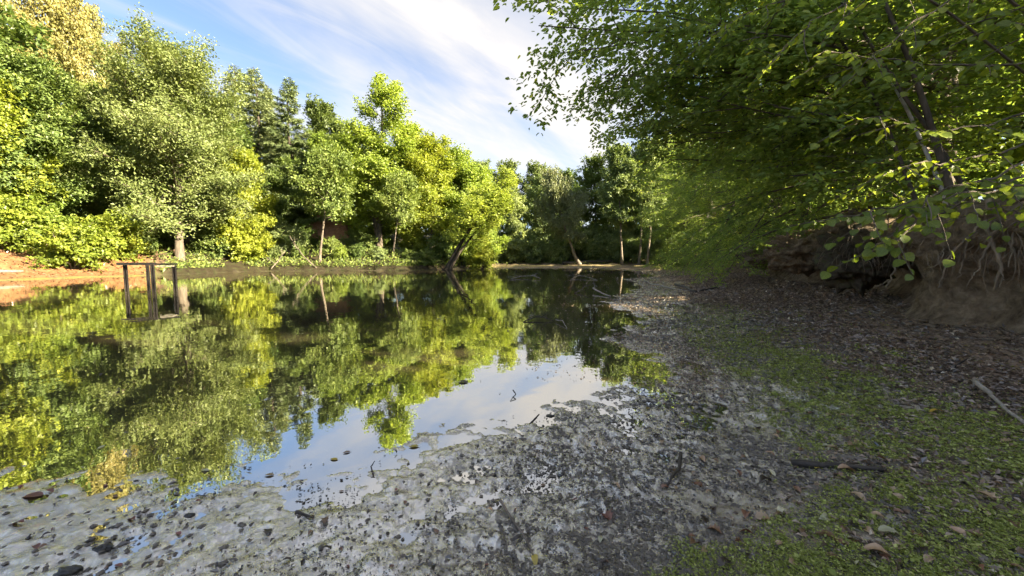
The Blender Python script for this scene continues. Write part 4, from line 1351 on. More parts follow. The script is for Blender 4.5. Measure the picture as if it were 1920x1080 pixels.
# debris in the water
stick('drift_branch', 'pale arching driftwood in the water before the far mudflat, left one', [(958, 524, 0.02), (975, 521, 0.08), (1000, 521, 0.14), (1013, 524, 0.05)], 0.022, 'dead_pale', twigs=((0.35, -0.5, 0.4, 0.3, 0.6), (0.6, 0.6, -0.4, 0.25, 0.6), (0.85, -0.4, 0.5, 0.2, 0.5), (0.2, -0.8, 0, 0.1, 0.7), (0.5, -0.6, -0.3, 0.2, 0.6), (0.7, 0.5, 0.3, 0.2, 0.4)), seed=20, on='water')
stick('drift_branch', 'dark arching driftwood in the water before the grey mud tongue', [(1070, 524, 0.0), (1085, 520, 0.12), (1100, 522, 0.10), (1120, 526, 0.0)], 0.022, 'dead_pale', twigs=((0.35, -0.6, 0.3, 0.25, 0.7), (0.7, 0.6, 0.4, 0.2, 0.7), (0.2, -0.8, 0.2, 0.2, 0.8), (0.5, 0.8, 0, 0.15, 0.9)), seed=21, on='water')
stick('drift_branch', 'twiggy crown of a sunken branch rising from the water', [(1078, 550, 0.0), (1090, 548, 0.10), (1100, 545, 0.22)], 0.020, 'dead_mid', twigs=((0.3, -0.6, 0.1, 0.6, 0.45), (0.5, 0.3, 0, 0.7, 0.4), (0.7, 0.6, 0, 0.4, 0.4), (0.2, 0.8, -0.1, 0.2, 0.5)), seed=22, on='water')
stick('drift_branch', 'pale wet stick slanting out of the water beside the twiggy crown', [(1112, 547, 0.12), (1125, 552, 0.05), (1145, 557, 0.0)], 0.035, 'dead_pale', twigs=((0.1, -0.2, 0, 0.8, 0.3),), seed=23, on='water')
stick('drift_branch', 'black twig cluster in open water with a pale curved end', [(982, 604, 0.0), (1003, 599, 0.05), (1018, 600, 0.05), (1040, 603, 0.0)], 0.014, 'dead_dark', twigs=((0.25, 0.5, 0.4, 0.25, 0.3), (0.8, -0.4, 0.3, 0.3, 0.25), (0.4, -0.5, -0.2, 0.4, 0.25), (0.6, 0.3, -0.3, 0.3, 0.25)), seed=24, on='water')
stick('drift_branch', 'thin pale curved twig in open water right of the black twig cluster', [(1042, 603, 0.03), (1055, 607, 0.05), (1063, 617, 0.0)], 0.010, 'dead_pale', seed=25, on='water')
stick('drift_branch', 'crossed twigs at the water line of the far mudflat', [(1108, 507, 0.0), (1112, 503, 0.3), (1116, 501, 0.5)], 0.03, 'dead_pale', twigs=((0.3, 0.7, 0, 0.5, 0.6),), seed=26, on='water')
stick('drift_branch', 'forked black twig floating in the reflected sky', [(962, 738, 0.03), (967, 744, 0.02), (957, 752, 0.0)], 0.006, 'dead_dark', seed=27, on='water')
stick('drift_branch', 'black stub sticking out of the water edge mud below the reflected sky', [(992, 799, 0.0), (1000, 795, 0.02), (1011, 790, 0.05)], 0.011, 'dead_dark', seed=28, on='water')
stick('drift_branch', 'hooked thin twig at the water line in the lower middle', [(700, 893, 0.0), (696, 885, 0.03), (703, 880, 0.05)], 0.005, 'dead_dark', seed=29, on='water')
stick('dead_branch', 'small dark twig on grey mud in the lower left middle', [(556, 961), (572, 966), (588, 973)], 0.008, 'dead_dark', seed=30)


# ------------------------------------------------------------------ lumps: sod, clods, stump
def lump(name, label, c, s, mat, cat, seed, amp=0.25, freq=2.0, n=28, group=None):
    th, ph = np.meshgrid(np.linspace(0, np.pi, n), np.linspace(0, 2 * np.pi, 2 * n, endpoint=False), indexing='ij')
    d = np.stack([np.sin(th) * np.cos(ph), np.sin(th) * np.sin(ph), np.cos(th)], -1).reshape(-1, 3)
    f = 1 + amp * fbm(d[:, 0] * freq + seed, d[:, 1] * freq, d[:, 2] * freq, seed=seed, octv=4, gain=0.55)
    v = d * f[:, None] * np.asarray(s) * 0.5
    m = 2 * n
    i, j = np.meshgrid(np.arange(n - 1), np.arange(m), indexing='ij')
    q = np.stack([i * m + j, (i + 1) * m + j, (i + 1) * m + (j + 1) % m, i * m + (j + 1) % m], -1).reshape(-1, 4)
    mb = MB()
    mb.add(v, q)
    return tag(mb.build(name, M[mat], None, True, tuple(c)), label, cat, group)


def bank_face(px, py, off=0.12):
    u = ray(px, py)
    Y = 6.0
    for _ in range(40):
        Y = 0.5 * Y + 0.5 * (float(np.interp(Y, BANK[:, 1], BANK[:, 0])) - off) * u[1] / u[0]
    return at_depth(px, py, Y)


def bank_lump(px, py, off, s, mat, label, seed, name='sod_clump'):
    c = bank_face(px, py, off)
    o = lump(name, label, c, s, mat, 'sod clump', seed, 0.42, 2.6, 40)
    # dry roots and grass trailing from it
    rng = np.random.default_rng(seed)
    mb = MB()
    for k in range(170):
        a, zz = rng.uniform(0, 2 * np.pi), rng.uniform(-0.1, 0.9)
        p = np.array([math.cos(a) * s[0], math.sin(a) * s[1], zz * s[2]]) * 0.46
        path = curve(p, (math.cos(a) * 0.8, math.sin(a) * 0.8, 0.1), rng.uniform(0.15, 0.45), (0, 0, -2.2), 4, rng, 0.3)
        mb.tube(path, np.linspace(0.006, 0.002, 5), 3, rng.random(), False)
    mb.build('dry_grass', M['root'], o)
    return o


bank_lump(1604, 487, 0.55, (1.25, 1.3, 1.25), 'sod', 'slumped mossy lump of sod hanging from the bank to the mud', 61)
bank_lump(1500, 470, 0.55, (1.5, 2.0, 1.15), 'earth', 'brown earth overhang with dry grass above a dark hollow', 62)
bank_lump(1420, 478, 0.4, (1.6, 2.6, 1.0), 'earth', 'brown root-matted lump at the foot of the bank foliage', 63)

for k, (px, py, s, lb) in enumerate(((195, 1028, 0.075, 'largest black clod at the lower left on smooth grey mud'), (355, 967, 0.055, 'black clod on grey mud, middle of the lower left'),
                                     (128, 1072, 0.09, 'black clod at the bottom edge, lower left'), (213, 988, 0.03, 'small black clod above the largest one'), (1031, 780, 0.065, 'dark clod in the water edge below the reflected sky'),
                                     (255, 902, 0.03, 'small black clod at the left water line'), (925, 890, 0.035, 'round dark clod on speckled mud in the lower middle'), (1140, 795, 0.04, 'dark clod at the mud edge beside bright water'))):
    g = ground_at(px, py)
    s *= 0.55
    lump('mud_clod', lb, (g[0], g[1], g[2] + s * 0.06), (s * 1.7, s, s * 0.5), 'clod', 'clod', 70 + k, 0.5, 2.4, 14, 'dark clods on the mud')
g = base_at(80, 29)
lump('boulder', 'pale boulder at the upper edge of the orange sand', (g[0], g[1], hz(g[0], g[1]) + 0.35), (1.3, 1.0, 0.95), 'dead_mid', 'boulder', 91, 0.25, 1.6, 18)

# ------------------------------------------------------------------ multi-stemmed hazel on the near bank and its leaves
hx_, hy_ = 7.1, 4.9
hzl = hz(hx_, hy_)
hazel = tag(empty('hazel_shrub', (hx_, hy_, hzl - 0.1)), 'near hazel with many thin stems and large round leaves at the right edge', 'shrub')
H0 = np.array([hx_, hy_, hzl - 0.1])
rng = np.random.default_rng(77)
for k in range(9):
    mb = MB()
    st = np.array([rng.uniform(-0.6, 0.7), rng.uniform(-0.8, 1.2), -0.2])
    pth = curve(st, (rng.uniform(-0.45, 0.2), rng.uniform(-0.3, 0.25), 1.0), rng.uniform(4.5, 7.0), (-0.25, 0, 0), 9, rng, 0.12)
    mb.tube(pth, np.linspace(rng.uniform(0.028, 0.06), 0.012, 10), 7)
    o = mb.build('stem', M['bark_birch' if k in (2, 6) else 'bark'], hazel, True)


def hazel_leaf_mesh(seed):
    rng = np.random.default_rng(seed)
    n = 11
    t = np.linspace(0, 1, n)
    half = 0.50 * np.sin(np.pi * t ** 0.80) ** 0.72 * (1 - 0.12 * t) * (1 + 0.07 * np.where(np.arange(n) % 2 == 0, 1, -1))
    half[0], half[-1] = 0.02, 0.0
    curl = -0.20 * t ** 2
    mid = np.stack([np.zeros(n), t, curl], -1)
    lft = np.stack([-half, t, curl + 0.16 * half + 0.02 * rng.normal(0, 1, n)], -1)
    rgt = np.stack([half, t, curl + 0.16 * half + 0.02 * rng.normal(0, 1, n)], -1)
    V = np.concatenate([mid, lft, rgt])
    i = np.arange(n - 1)
    q = np.concatenate([np.stack([i, i + 1, n + i + 1, n + i], -1), np.stack([i, 2 * n + i, 2 * n + i + 1, i + 1], -1)])
    mb = MB()
    mb.add(V, q, None, (0.25, 0.5, 0.72, 0.42)[seed % 4])
    return mb.mesh('leaf', M['hazel_leaf_near'], True)


LEAF_ME = [hazel_leaf_mesh(k) for k in range(4)]


def frame_matrix(p, a, n, s):
    a = unit(a)
    x = unit(np.cross(a, n))
    z = np.cross(x, a)
    return Matrix(((x[0] * s, a[0] * s, z[0] * s, p[0]), (x[1] * s, a[1] * s, z[1] * s, p[1]), (x[2] * s, a[2] * s, z[2] * s, p[2]), (0, 0, 0, 1)))


HB = [[(1990, 270, 3.9), (1900, 320, 3.5), (1800, 350, 3.3), (1700, 380, 3.15), (1620, 400, 3.05), (1552, 412, 3.0)],
      [(1960, 320, 3.7), (1860, 350, 3.45), (1760, 395, 3.3), (1690, 440, 3.2), (1630, 475, 3.15)],
      [(1990, 190, 4.0), (1850, 235, 3.7), (1740, 250, 3.5), (1660, 225, 3.4), (1595, 205, 3.35)],
      [(1990, 80, 3.6), (1900, 50, 3.2), (1838, 28, 3.0)],
      [(1985, 350, 3.5), (1900, 345, 3.3), (1820, 365, 3.2), (1740, 372, 3.1), (1680, 395, 3.05)],
      [(1985, 110, 4.2), (1850, 125, 3.9), (1720, 118, 3.7), (1600, 95, 3.6), (1530, 100, 3.5)],
      [(1900, -60, 4.2), (1760, 10, 3.9), (1660, 80, 3.7), (1570, 170, 3.6)],
      [(1990, 250, 3.9), (1880, 285, 3.6), (1790, 300, 3.45), (1700, 310, 3.3), (1640, 330, 3.25)],
      [(1800, -80, 3.9), (1640, -10, 3.6), (1520, 40, 3.5), (1440, 120, 3.45)],
      [(1620, -90, 4.3), (1500, -10, 4.0), (1380, 30, 3.9), (1290, 90, 3.8)],
      [(1995, 420, 3.9), (1930, 395, 3.5), (1870, 385, 3.3)]]
nleaf = 0
spare = MB()
for bi, b in enumerate(HB):
    P = np.array([at_depth(*q) for q in b])
    stem_pt = np.array([hx_ + rng.uniform(-0.7, 0.2), hy_ + rng.uniform(-0.5, 0.5), max(P[0][2] - 0.9, hzl + 0.4)])
    path = sample(np.concatenate([[stem_pt], P]), np.linspace(0, 1, 16))
    path[1:] += rng.normal(0, 0.02, (15, 3))
    mb = MB()
    mb.tube(path - H0, np.linspace(0.016, 0.003, 16), 5)
    spots = []
    L = np.linalg.norm(np.diff(path, axis=0), axis=1).sum()
    tmain = np.arange(0.34, 1.0, 0.10 / L)
    spots += [(sample(path, np.array([t]))[0], unit(sample(path, np.array([min(1, t + 0.03)]))[0] - sample(path, np.array([t - 0.03]))[0])) for t in tmain]
    for w, f in enumerate((0.42, 0.52, 0.62, 0.72, 0.82, 0.9)):
        p0 = sample(path, np.array([f]))[0]
        dm = unit(path[-1] - path[6])
        sd2 = unit(np.cross(dm, [0, 0, 1.0])) * (1 if w % 2 else -1)
        tp = curve(p0, dm * 0.7 + sd2 * 0.6 + np.array([0, 0, -0.25 + rng.normal(0, 0.15)]), 0.62 * (1.2 - 0.6 * f), (0, 0, -0.35), 6, rng, 0.15)
        mb.tube(tp - H0, np.linspace(0.006, 0.002, 7), 4)
        spots += [(sample(tp, np.array([t]))[0], unit(tp[-1] - tp[0])) for t in (0.22, 0.42, 0.62, 0.82, 1.0)]
    br = mb.build('branch', M['bark'], hazel)
    for k, (p, d) in enumerate(spots):
        s2 = unit(np.cross(d, [0, 0, 1.0])) * (1 if k % 2 else -1)
        a = d * 0.55 + s2 * 0.65 + np.array([0, 0, -0.42]) + rng.normal(0, 0.22, 3)
        nv = np.array([-0.15, -0.35, 1.0]) + rng.normal(0, 0.33, 3)
        size = rng.uniform(0.055, 0.092) * (1.0 if bi < 8 else 0.85)
        if nleaf >= 300 or (k % 2 and bi not in (0, 1, 4)):
            spare.leaves([p - H0], [a], [nv], size, 0.85, 0.2 + 0.6 * rng.random(), True)
            continue
        o = bpy.data.objects.new('leaf', LEAF_ME[int(rng.integers(0, 4))])
        COL.objects.link(o)
        o.parent = br
        o.matrix_basis = Matrix.Translation(-Vector(H0)) @ frame_matrix(p + unit(a) * 0.012, a, nv, size)
        nleaf += 1
# smaller foliage further back on the same hazel
mb = MB()
C = []
for k in range(46):
    p0 = np.array([rng.uniform(-1.2, 0.6), rng.uniform(-0.8, 2.2), rng.uniform(0.5, 5.0)])
    tp = curve(p0, (rng.uniform(-1.0, -0.2), rng.uniform(-0.8, 0.5), 0.1), rng.uniform(0.8, 2.0), (0, 0, -0.4), 6, rng, 0.2)
    mb.tube(tp, np.linspace(0.007, 0.002, 7), 3, cap=False)
    C.append((tp, unit(tp[-1] - tp[0])))
mb.build('twigs', M['bark'], hazel)
mb = spare
for tp, d in C:
    n = 34
    c = sample(tp, np.linspace(0.1, 1, n)) + rng.normal(0, 0.04, (n, 3))
    s2 = unit(np.cross(d, [0, 0, 1.0]))
    a = d * 0.5 + s2 * np.where(np.arange(n) % 2, 1, -1)[:, None] * 0.8 + np.array([0, 0, -0.3]) + rng.normal(0, 0.2, (n, 3))
    mb.leaves(c, a, np.array([0, 0, 1.0]) + rng.normal(0, 0.4, (n, 3)), rng.uniform(0.06, 0.10, n), 0.8, rng.random(n) * 0.8, True)
tag(mb.build('foliage', M['hazel_leaf'], hazel), kind='stuff')

# ------------------------------------------------------------------ bare roots hanging out of the bank
HT = [o for o in COL.objects if o.get('label', '').startswith('hornbeam standing back')][0]
ROOTS = [
    (HT, [(1852, 372, 0.25), (1858, 405, 0.30), (1850, 440, 0.34), (1872, 480, 0.36), (1876, 510, 0.36), (1862, 545, 0.4)], 0.038, 0.016),
    (HT, [(1858, 400, 0.30), (1868, 425, 0.34), (1858, 455, 0.36), (1842, 480, 0.4), (1838, 500, 0.42)], 0.028, 0.012),
    (HT, [(1850, 412, 0.32), (1815, 445, 0.42), (1775, 487, 0.48), (1745, 505, 0.5), (1735, 518, 0.45)], 0.021, 0.010),
    (HT, [(1876, 505, 0.36), (1880, 520, 0.4), (1874, 540, 0.42)], 0.014, 0.006),
    (HT, [(1838, 500, 0.42), (1822, 520, 0.5), (1812, 540, 0.5)], 0.012, 0.006),
    (HT, [(1778, 488, 0.48), (1768, 515, 0.5), (1758, 540, 0.55)], 0.018, 0.009),
    (HT, [(1812, 390, 0.25), (1806, 420, 0.30), (1812, 460, 0.30), (1808, 495, 0.36), (1792, 530, 0.42)], 0.013, 0.006),
    (HT, [(1905, 395, 0.25), (1900, 450, 0.30), (1890, 500, 0.38)], 0.016, 0.007),
    (near_root, [(1706, 425, 0.30), (1698, 455, 0.40), (1682, 490, 0.52), (1672, 520, 0.62), (1662, 541, 0.75)], 0.026, 0.013),
    (near_root, [(1672, 520, 0.62), (1655, 534, 0.75), (1630, 543, 0.85)], 0.012, 0.006),
    (near_root, [(1718, 440, 0.30), (1706, 470, 0.36), (1696, 490, 0.4)], 0.012, 0.006),
    (near_root, [(1772, 440, 0.28), (1770, 465, 0.34), (1764, 490, 0.38)], 0.014, 0.008),
    (near_root, [(1742, 455, 0.28), (1738, 480, 0.34), (1744, 505, 0.40)], 0.012, 0.006),
    (near_root, [(1730, 430, 0.25), (1722, 462, 0.30), (1726, 490, 0.34)], 0.008, 0.004),
]
rng = np.random.default_rng(15)
for par, pts, r1, r2 in ROOTS:
    P = np.array([bank_face(x, y, o_) for x, y, o_ in pts])
    path = sample(P, np.linspace(0, 1, len(P) * 4))
    path = (path + np.roll(path, 1, 0) + np.roll(path, -1, 0)) / 3
    path[0], path[-1] = P[0], P[-1]
    path[1:-1] += rng.normal(0, 0.009, (len(path) - 2, 3))
    mb = MB()
    mb.tube(path, 0.75 * np.linspace(r1, r2, len(path)) * rng.uniform(0.8, 1.25, len(path)), 7)
    child_of(mb.build('root', M['root'], None, True), par)
for par, x0, x1 in ((HT, 1740, 1915), (near_root, 1610, 1745)):
    mb = MB()
    for k in range(130):
        px, py = rng.uniform(x0, x1), rng.uniform(385, 480)
        p = bank_face(px, py, rng.uniform(0.02, 0.3))
        pth = curve(p, (rng.normal(-0.3, 0.5), rng.normal(-0.2, 0.4), -0.6), rng.uniform(0.12, 0.6), (0, 0, -1.6), 6, rng, 0.45)
        mb.tube(pth, np.linspace(rng.uniform(0.003, 0.008), 0.0015, 7), 3, 0.5, False)
    tag(child_of(mb.build('fine_roots', M['root']), par), kind='stuff')


# ------------------------------------------------------------------ fallen leaves one can tell apart
def fallen_mesh(kind, seed, mat):
    rng = np.random.default_rng(seed)
    n = 13
    t = np.linspace(0, 1, n)
    if kind == 'lobed':
        half = 0.46 * np.sin(np.pi * t ** 0.85) ** 0.7 * (0.72 + 0.28 * np.cos(np.arange(n) * 2.1))
    else:
        half = 0.29 * np.sin(np.pi * t ** 0.9) ** 0.8
    half[0], half[-1] = 0.015, 0.0
    bow = 0.16 * np.sin(np.pi * t) * rng.uniform(0.2, 1.2) + 0.08 * t * rng.normal()
    cl, cr = rng.uniform(0.1, 0.7, 2)
    mid = np.stack([0.06 * np.sin(3 * t), t - 0.5, bow], -1)
    lft = np.stack([mid[:, 0] - half * 0.9, t - 0.5, bow + half * cl + rng.normal(0, 0.012, n)], -1)
    rgt = np.stack([mid[:, 0] + half * 0.9, t - 0.5, bow + half * cr + rng.normal(0, 0.012, n)], -1)
    V = np.concatenate([mid, lft, rgt])
    i = np.arange(n - 1)
    q = np.concatenate([np.stack([i, i + 1, n + i + 1, n + i], -1), np.stack([i, 2 * n + i, 2 * n + i + 1, i + 1], -1)])
    mb = MB()
    tt = np.clip(np.concatenate([np.full(n, 0.25), 0.55 + rng.normal(0, 0.25, 2 * n)]), 0, 1)
    mb.add(V, q, None, tt)
    mb.tube([(0, -0.5, bow[0]), (0.02, -0.62, bow[0] + 0.02), (0.06, -0.74, bow[0])], (0.014, 0.012, 0.01), 4, 0.2)
    return mb.mesh('fallen_leaf', M[mat], True)


FM = {}
for mt in ('leaf_brown', 'leaf_red', 'leaf_tan', 'leaf_yellow', 'leaf_pale', 'leaf_dark'):
    for kd in ('oval', 'lobed'):
        for sdv in range(2):
            FM[mt, kd, sdv] = fallen_mesh(kd, 300 + sdv * 7 + len(FM), mt)


def fallen(g, mt, kd, sdv, size, rz, label, group=None, cat='leaf', tilt=0.12):
    o = bpy.data.objects.new('fallen_leaf', FM[mt, kd, sdv])
    COL.objects.link(o)
    o.location = (g[0], g[1], g[2] + 0.004)
    o.rotation_euler = (random.gauss(0, tilt), random.gauss(0, tilt), rz)
    afloat = g[2] < 0.004
    o.scale = (size, size, size * (0.22 if afloat else 1.0))
    if afloat:
        o.rotation_euler = (0, 0, rz)
    tag(o, label, cat, group)
    return o


NAMED = [  # px, py, material, shape, size, rz, label
    (1136, 968, 'leaf_red', 'lobed', 0.085, 0.4, 'dull red lobed leaf lying alone on grey mud near the bottom'),
    (1310, 910, 'leaf_brown', 'oval', 0.075, 0.9, 'narrow brown leaf beside the short dark curved stick'),
    (1562, 843, 'leaf_tan', 'oval', 0.07, 1.2, 'tan leaf on mud above the thick dark stick'),
    (1532, 877, 'leaf_yellow', 'lobed', 0.06, 2.2, 'yellow leaf resting against the thick dark stick'),
    (1587, 884, 'leaf_tan', 'oval', 0.10, 1.4, 'long tan leaf leaning on the thick dark stick'),
    (1608, 936, 'leaf_tan', 'oval', 0.075, 0.3, 'pinkish tan leaf on the moss below the thick dark stick'),
    (1548, 1007, 'leaf_brown', 'oval', 0.085, 0.7, 'brown leaf near the middle of the lower right moss'),
    (1666, 1003, 'leaf_pale', 'oval', 0.085, 1.5, 'greenish white leaf on the lower right moss'),
    (1722, 1006, 'leaf_red', 'lobed', 0.065, 2.6, 'reddish brown round leaf on the lower right moss'),
    (1645, 1043, 'leaf_tan', 'oval', 0.095, 1.1, 'pale tan leaf at the bottom of the lower right moss'),
    (1850, 935, 'leaf_tan', 'lobed', 0.09, 0.2, 'tan leaf on bare earth at the lower right'),
    (1508, 1000, 'leaf_brown', 'oval', 0.05, 2.0, 'small curled brown leaf left of the brown moss leaf'),
    (1338, 998, 'leaf_brown', 'lobed', 0.07, 0.8, 'brown leaf half sunk at the left rim of the moss'),
    (1400, 968, 'leaf_brown', 'oval', 0.075, 2.4, 'brown leaf at the upper rim of the moss patch'),
    (1755, 772, 'leaf_yellow', 'oval', 0.09, 1.5, 'bright yellow leaf on the moss near the pale stick'),
    (1905, 660, 'leaf_pale', 'oval', 0.09, 0.8, 'pale grey-green leaf at the right edge on litter'),
    (1216, 766, 'leaf_yellow', 'lobed', 0.055, 1.9, 'yellow-brown leaf standing on the mud edge right of the bright water'),
    (1303, 757, 'leaf_tan', 'oval', 0.06, 0.4, 'pinkish leaf on dark mud above the brown mud'),
    (1470, 773, 'leaf_tan', 'oval', 0.06, 1.3, 'small tan leaf between mud and moss'),
    (868, 717, 'leaf_dark', 'lobed', 0.12, 1.2, 'dark curled leaf floating in the edge of the reflected sky'),
    (626, 862, 'leaf_yellow', 'oval', 0.055, 1.4, 'ochre leaf floating on the reflected blue sky, lower middle'),
    (505, 892, 'leaf_tan', 'oval', 0.055, 1.7, 'tan leaf at the water line in the lower left middle'),
    (384, 883, 'leaf_pale', 'oval', 0.05, 1.5, 'pale leaf floating in the reflected oak crown'),
    (190, 839, 'leaf_pale', 'oval', 0.05, 0.1, 'white crescent leaf floating in the reflection at the left'),
    (776, 838, 'leaf_yellow', 'oval', 0.07, 1.8, 'ochre leaf at the mud edge below the reflected maple'),
    (650, 849, 'leaf_brown', 'oval', 0.05, 2.1, 'brown leaf floating right of the ochre one'),
    (60, 931, 'leaf_red', 'oval', 0.10, 1.7, 'red-brown leaf on wet mud at the lower left edge'),
    (92, 922, 'leaf_red', 'oval', 0.05, 1.5, 'small red-brown leaf next to the larger one at the lower left'),
    (33, 984, 'leaf_red', 'oval', 0.06, 1.5, 'red-brown leaf close to the lower left frame edge'),
    (247, 975, 'leaf_red', 'oval', 0.05, 1.2, 'red leaf on smooth grey mud above the black clods'),
    (66, 1028, 'leaf_red', 'oval', 0.05, 1.1, 'dark red leaf near the bottom left corner'),
    (608, 978, 'leaf_brown', 'lobed', 0.055, 0.5, 'brown upright leaf on grey mud in the lower middle left'),
    (500, 1000, 'leaf_dark', 'lobed', 0.06, 0.5, 'dark decayed leaf on grey mud below the small twig'),
    (965, 832, 'leaf_tan', 'oval', 0.045, 0.5, 'small tan leaf at the mud edge below the bright water'),
    (1155, 912, 'leaf_tan', 'oval', 0.05, 0.6, 'small tan leaf in the middle of the grey mud'),
    (1002, 1053, 'leaf_yellow', 'oval', 0.055, 0.2, 'ochre leaf beside the reed stalk at the bottom'),
    (1128, 1015, 'leaf_pale', 'oval', 0.045, 2.6, 'small greenish leaf below the dull red lobed leaf'),
    (918, 958, 'leaf_tan', 'oval', 0.035, 1.2, 'tiny tan leaf left of the reed stalk'),
    (1385, 690, 'leaf_tan', 'oval', 0.055, 1.3, 'tan leaf on the speckled mud in the middle right'),
    (1435, 905, 'leaf_dark', 'oval', 0.09, 1.9, 'dark curled leaf on brown mud left of the thick dark stick'),
    (1765, 900, 'leaf_brown', 'oval', 0.05, 1.9, 'brown leaf right of the end of the thick dark stick'),
    (1690, 865, 'leaf_tan', 'oval', 0.045, 0.6, 'tan leaf touching the end of the thick dark stick'),
]
for k, (px, py, mt, kd, sz, rz, lb) in enumerate(NAMED):
    fallen(ground_at(px, py), mt, kd, k % 2, sz, rz, lb, None, tilt=0.15)
rng = np.random.default_rng(52)
cnt = 0
while cnt < 170:
    px, py = rng.uniform(1150, 1915), rng.uniform(600, 1070)
    if px < 1150 + (py - 600) * 0.3:
        continue
    g = ground_at(px, py)
    if bank_sdf(g[:1], g[1:2])[0] > -0.5:
        continue
    mt = ('leaf_brown', 'leaf_tan', 'leaf_brown', 'leaf_dark', 'leaf_tan', 'leaf_pale')[int(rng.integers(0, 6))]
    wd = {'leaf_brown': 'brown', 'leaf_tan': 'tan', 'leaf_dark': 'blackened', 'leaf_pale': 'pale'}[mt]
    fallen(g, mt, ('oval', 'lobed')[int(rng.integers(0, 4)) == 0], int(rng.integers(0, 2)), rng.uniform(0.035, 0.07), rng.uniform(0, 6.28), 'small %s fallen leaf among many on the right mudflat' % wd, 'scattered %s leaves on the right mudflat' % wd, tilt=0.25)
    cnt += 1
cnt = 0
while cnt < 60:
    px, py = rng.uniform(20, 1150), rng.uniform(900, 1070)
    g = ground_at(px, py)
    mt = ('leaf_dark', 'leaf_red', 'leaf_dark', 'leaf_brown')[int(rng.integers(0, 4))]
    wd = {'leaf_brown': 'brown', 'leaf_red': 'red-brown', 'leaf_dark': 'blackened'}[mt]
    fallen(g, mt, 'oval', int(rng.integers(0, 2)), rng.uniform(0.02, 0.04), rng.uniform(0, 6.28), 'tiny %s leaf scrap on the wet grey mud along the bottom' % wd, 'tiny %s leaf scraps on wet mud' % wd, tilt=0.2)
    cnt += 1


# ------------------------------------------------------------------ litter, ground cover and flakes nobody could count
def scatter(n, rmin, rmax, amin, amax, dens, seed):
    rng = np.random.default_rng(seed)
    r = np.exp(rng.uniform(math.log(rmin), math.log(rmax), n * 4))
    a = np.radians(rng.uniform(amin, amax, n * 4))
    x, y = r * np.sin(a), r * np.cos(a)
    z, d, b, wl_, wf_, rr, film = terrain(x, y, True)
    keep = rng.random(n * 4) < dens(x, y, z, d, b, wl_, wf_, film)
    idx = np.nonzero(keep)[0][:n]
    return x[idx], y[idx], np.maximum(z[idx], 0.001), r[idx], rng


# small green plants
x, y, z, r, rng = scatter(100000, 1.25, 11, -2, 62, lambda x, y, z, d, b, wl_, wf_, f: (green_mask(x, y) * 1.0 + 0.035 * sstep(1.4, 2.6, d)) * sstep(-0.3, -0.9, b) * (d > 0.5), 5)
n = len(x)
h = rng.random(n) ** 2 * 0.018
C = np.stack([x, y, z + h + 0.001], -1)
a = np.stack([rng.normal(0, 1, n), rng.normal(0, 1, n), rng.uniform(-0.1, 0.7, n)], -1)
mb = MB()
mb.leaves(C, a, np.stack([rng.normal(0, 0.35, n), rng.normal(0, 0.35, n), np.ones(n)], -1), (0.0045 + 0.0024 * r) * np.exp(rng.normal(-0.1, 0.38, n)), 0.75, np.clip(rng.normal(0.5, 0.24, n), 0, 1))
bl = rng.random(n) < 0.04
mb.leaves(C[bl], a[bl] + np.array([0, 0, 0.5]), np.stack([rng.normal(0, 0.6, bl.sum()), rng.normal(0, 0.6, bl.sum()), np.ones(bl.sum())], -1), (0.010 + 0.004 * r[bl]) * rng.uniform(0.6, 1.6, bl.sum()), 0.16, np.clip(rng.normal(0.4, 0.25, bl.sum()), 0, 1))
tag(mb.build('ground_cover', M['cover_leaf']), 'low bright green moss and seedlings covering the right mud', 'moss', kind='stuff')

# brown leaf litter
x, y, z, r, rng = scatter(60000, 2.0, 45, 2, 60, lambda x, y, z, d, b, wl_, wf_, f: np.clip(sstep(1.2, 3.2, d + 0.5 * fbm(x * 0.8, y * 0.8, seed=77, octv=2)) * sstep(0.5, -0.2, b) * (1 - wl_) * (1 - wf_)
                          * (1 - 0.75 * sstep(-1.5, -0.5, b) * (y < 8)) * (0.25 + 0.75 * sstep(2.6, 5.0, np.hypot(x, y))) * (1 - 0.75 * green_mask(x, y)), 0, 1), 6)
n = len(x)
C = np.stack([x, y, z + rng.uniform(0.0, 0.012, n)], -1)
a = np.stack([rng.normal(0, 1, n), rng.normal(0, 1, n), rng.normal(0, 0.28, n)], -1)
mb = MB()
mb.leaves(C, a, np.stack([rng.normal(0, 0.4, n), rng.normal(0, 0.4, n), np.ones(n)], -1), np.minimum(0.020 + 0.0042 * r, 0.09) * rng.uniform(0.6, 1.4, n), 0.55, np.clip(rng.beta(1.6, 2.2, n), 0, 1), fold=0.4)
tag(mb.build('leaf_litter', M['litter_leaf']), 'dense brown leaf litter on the mudflat below the right bank', 'leaf litter', kind='stuff')

# dark wet scraps on the mud and at the water edge
x, y, z, r, rng = scatter(22000, 1.2, 14, -58, 55, lambda x, y, z, d, b, wl_, wf_, f: np.clip((sstep(-0.35, 0.25, d) * (1 - 0.75 * sstep(2.5, 4.5, d)) * (0.06 + 0.94 * sstep(0.45, 0.68, 0.5 + 0.5 * fbm(x * 2.2, y * 2.2, seed=78, octv=4, gain=0.65)))
                          * (1 - 0.55 * f) + 0.004 * (d > -3) * (d < 0)) * (1 - wl_), 0, 1), 7)
n = len(x)
C = np.stack([x, y, z + rng.uniform(0.0, 0.006, n)], -1)
a = np.stack([rng.normal(0, 1, n), rng.normal(0, 1, n), rng.normal(0, 0.30, n)], -1)
mb = MB()
mb.leaves(C, a, np.stack([rng.normal(0, 0.4, n), rng.normal(0, 0.4, n), np.ones(n)], -1), (0.005 + 0.0034 * r) * np.exp(rng.normal(0, 0.45, n)), 0.5, np.clip(rng.beta(1.2, 3.0, n), 0, 1), fold=0.35)
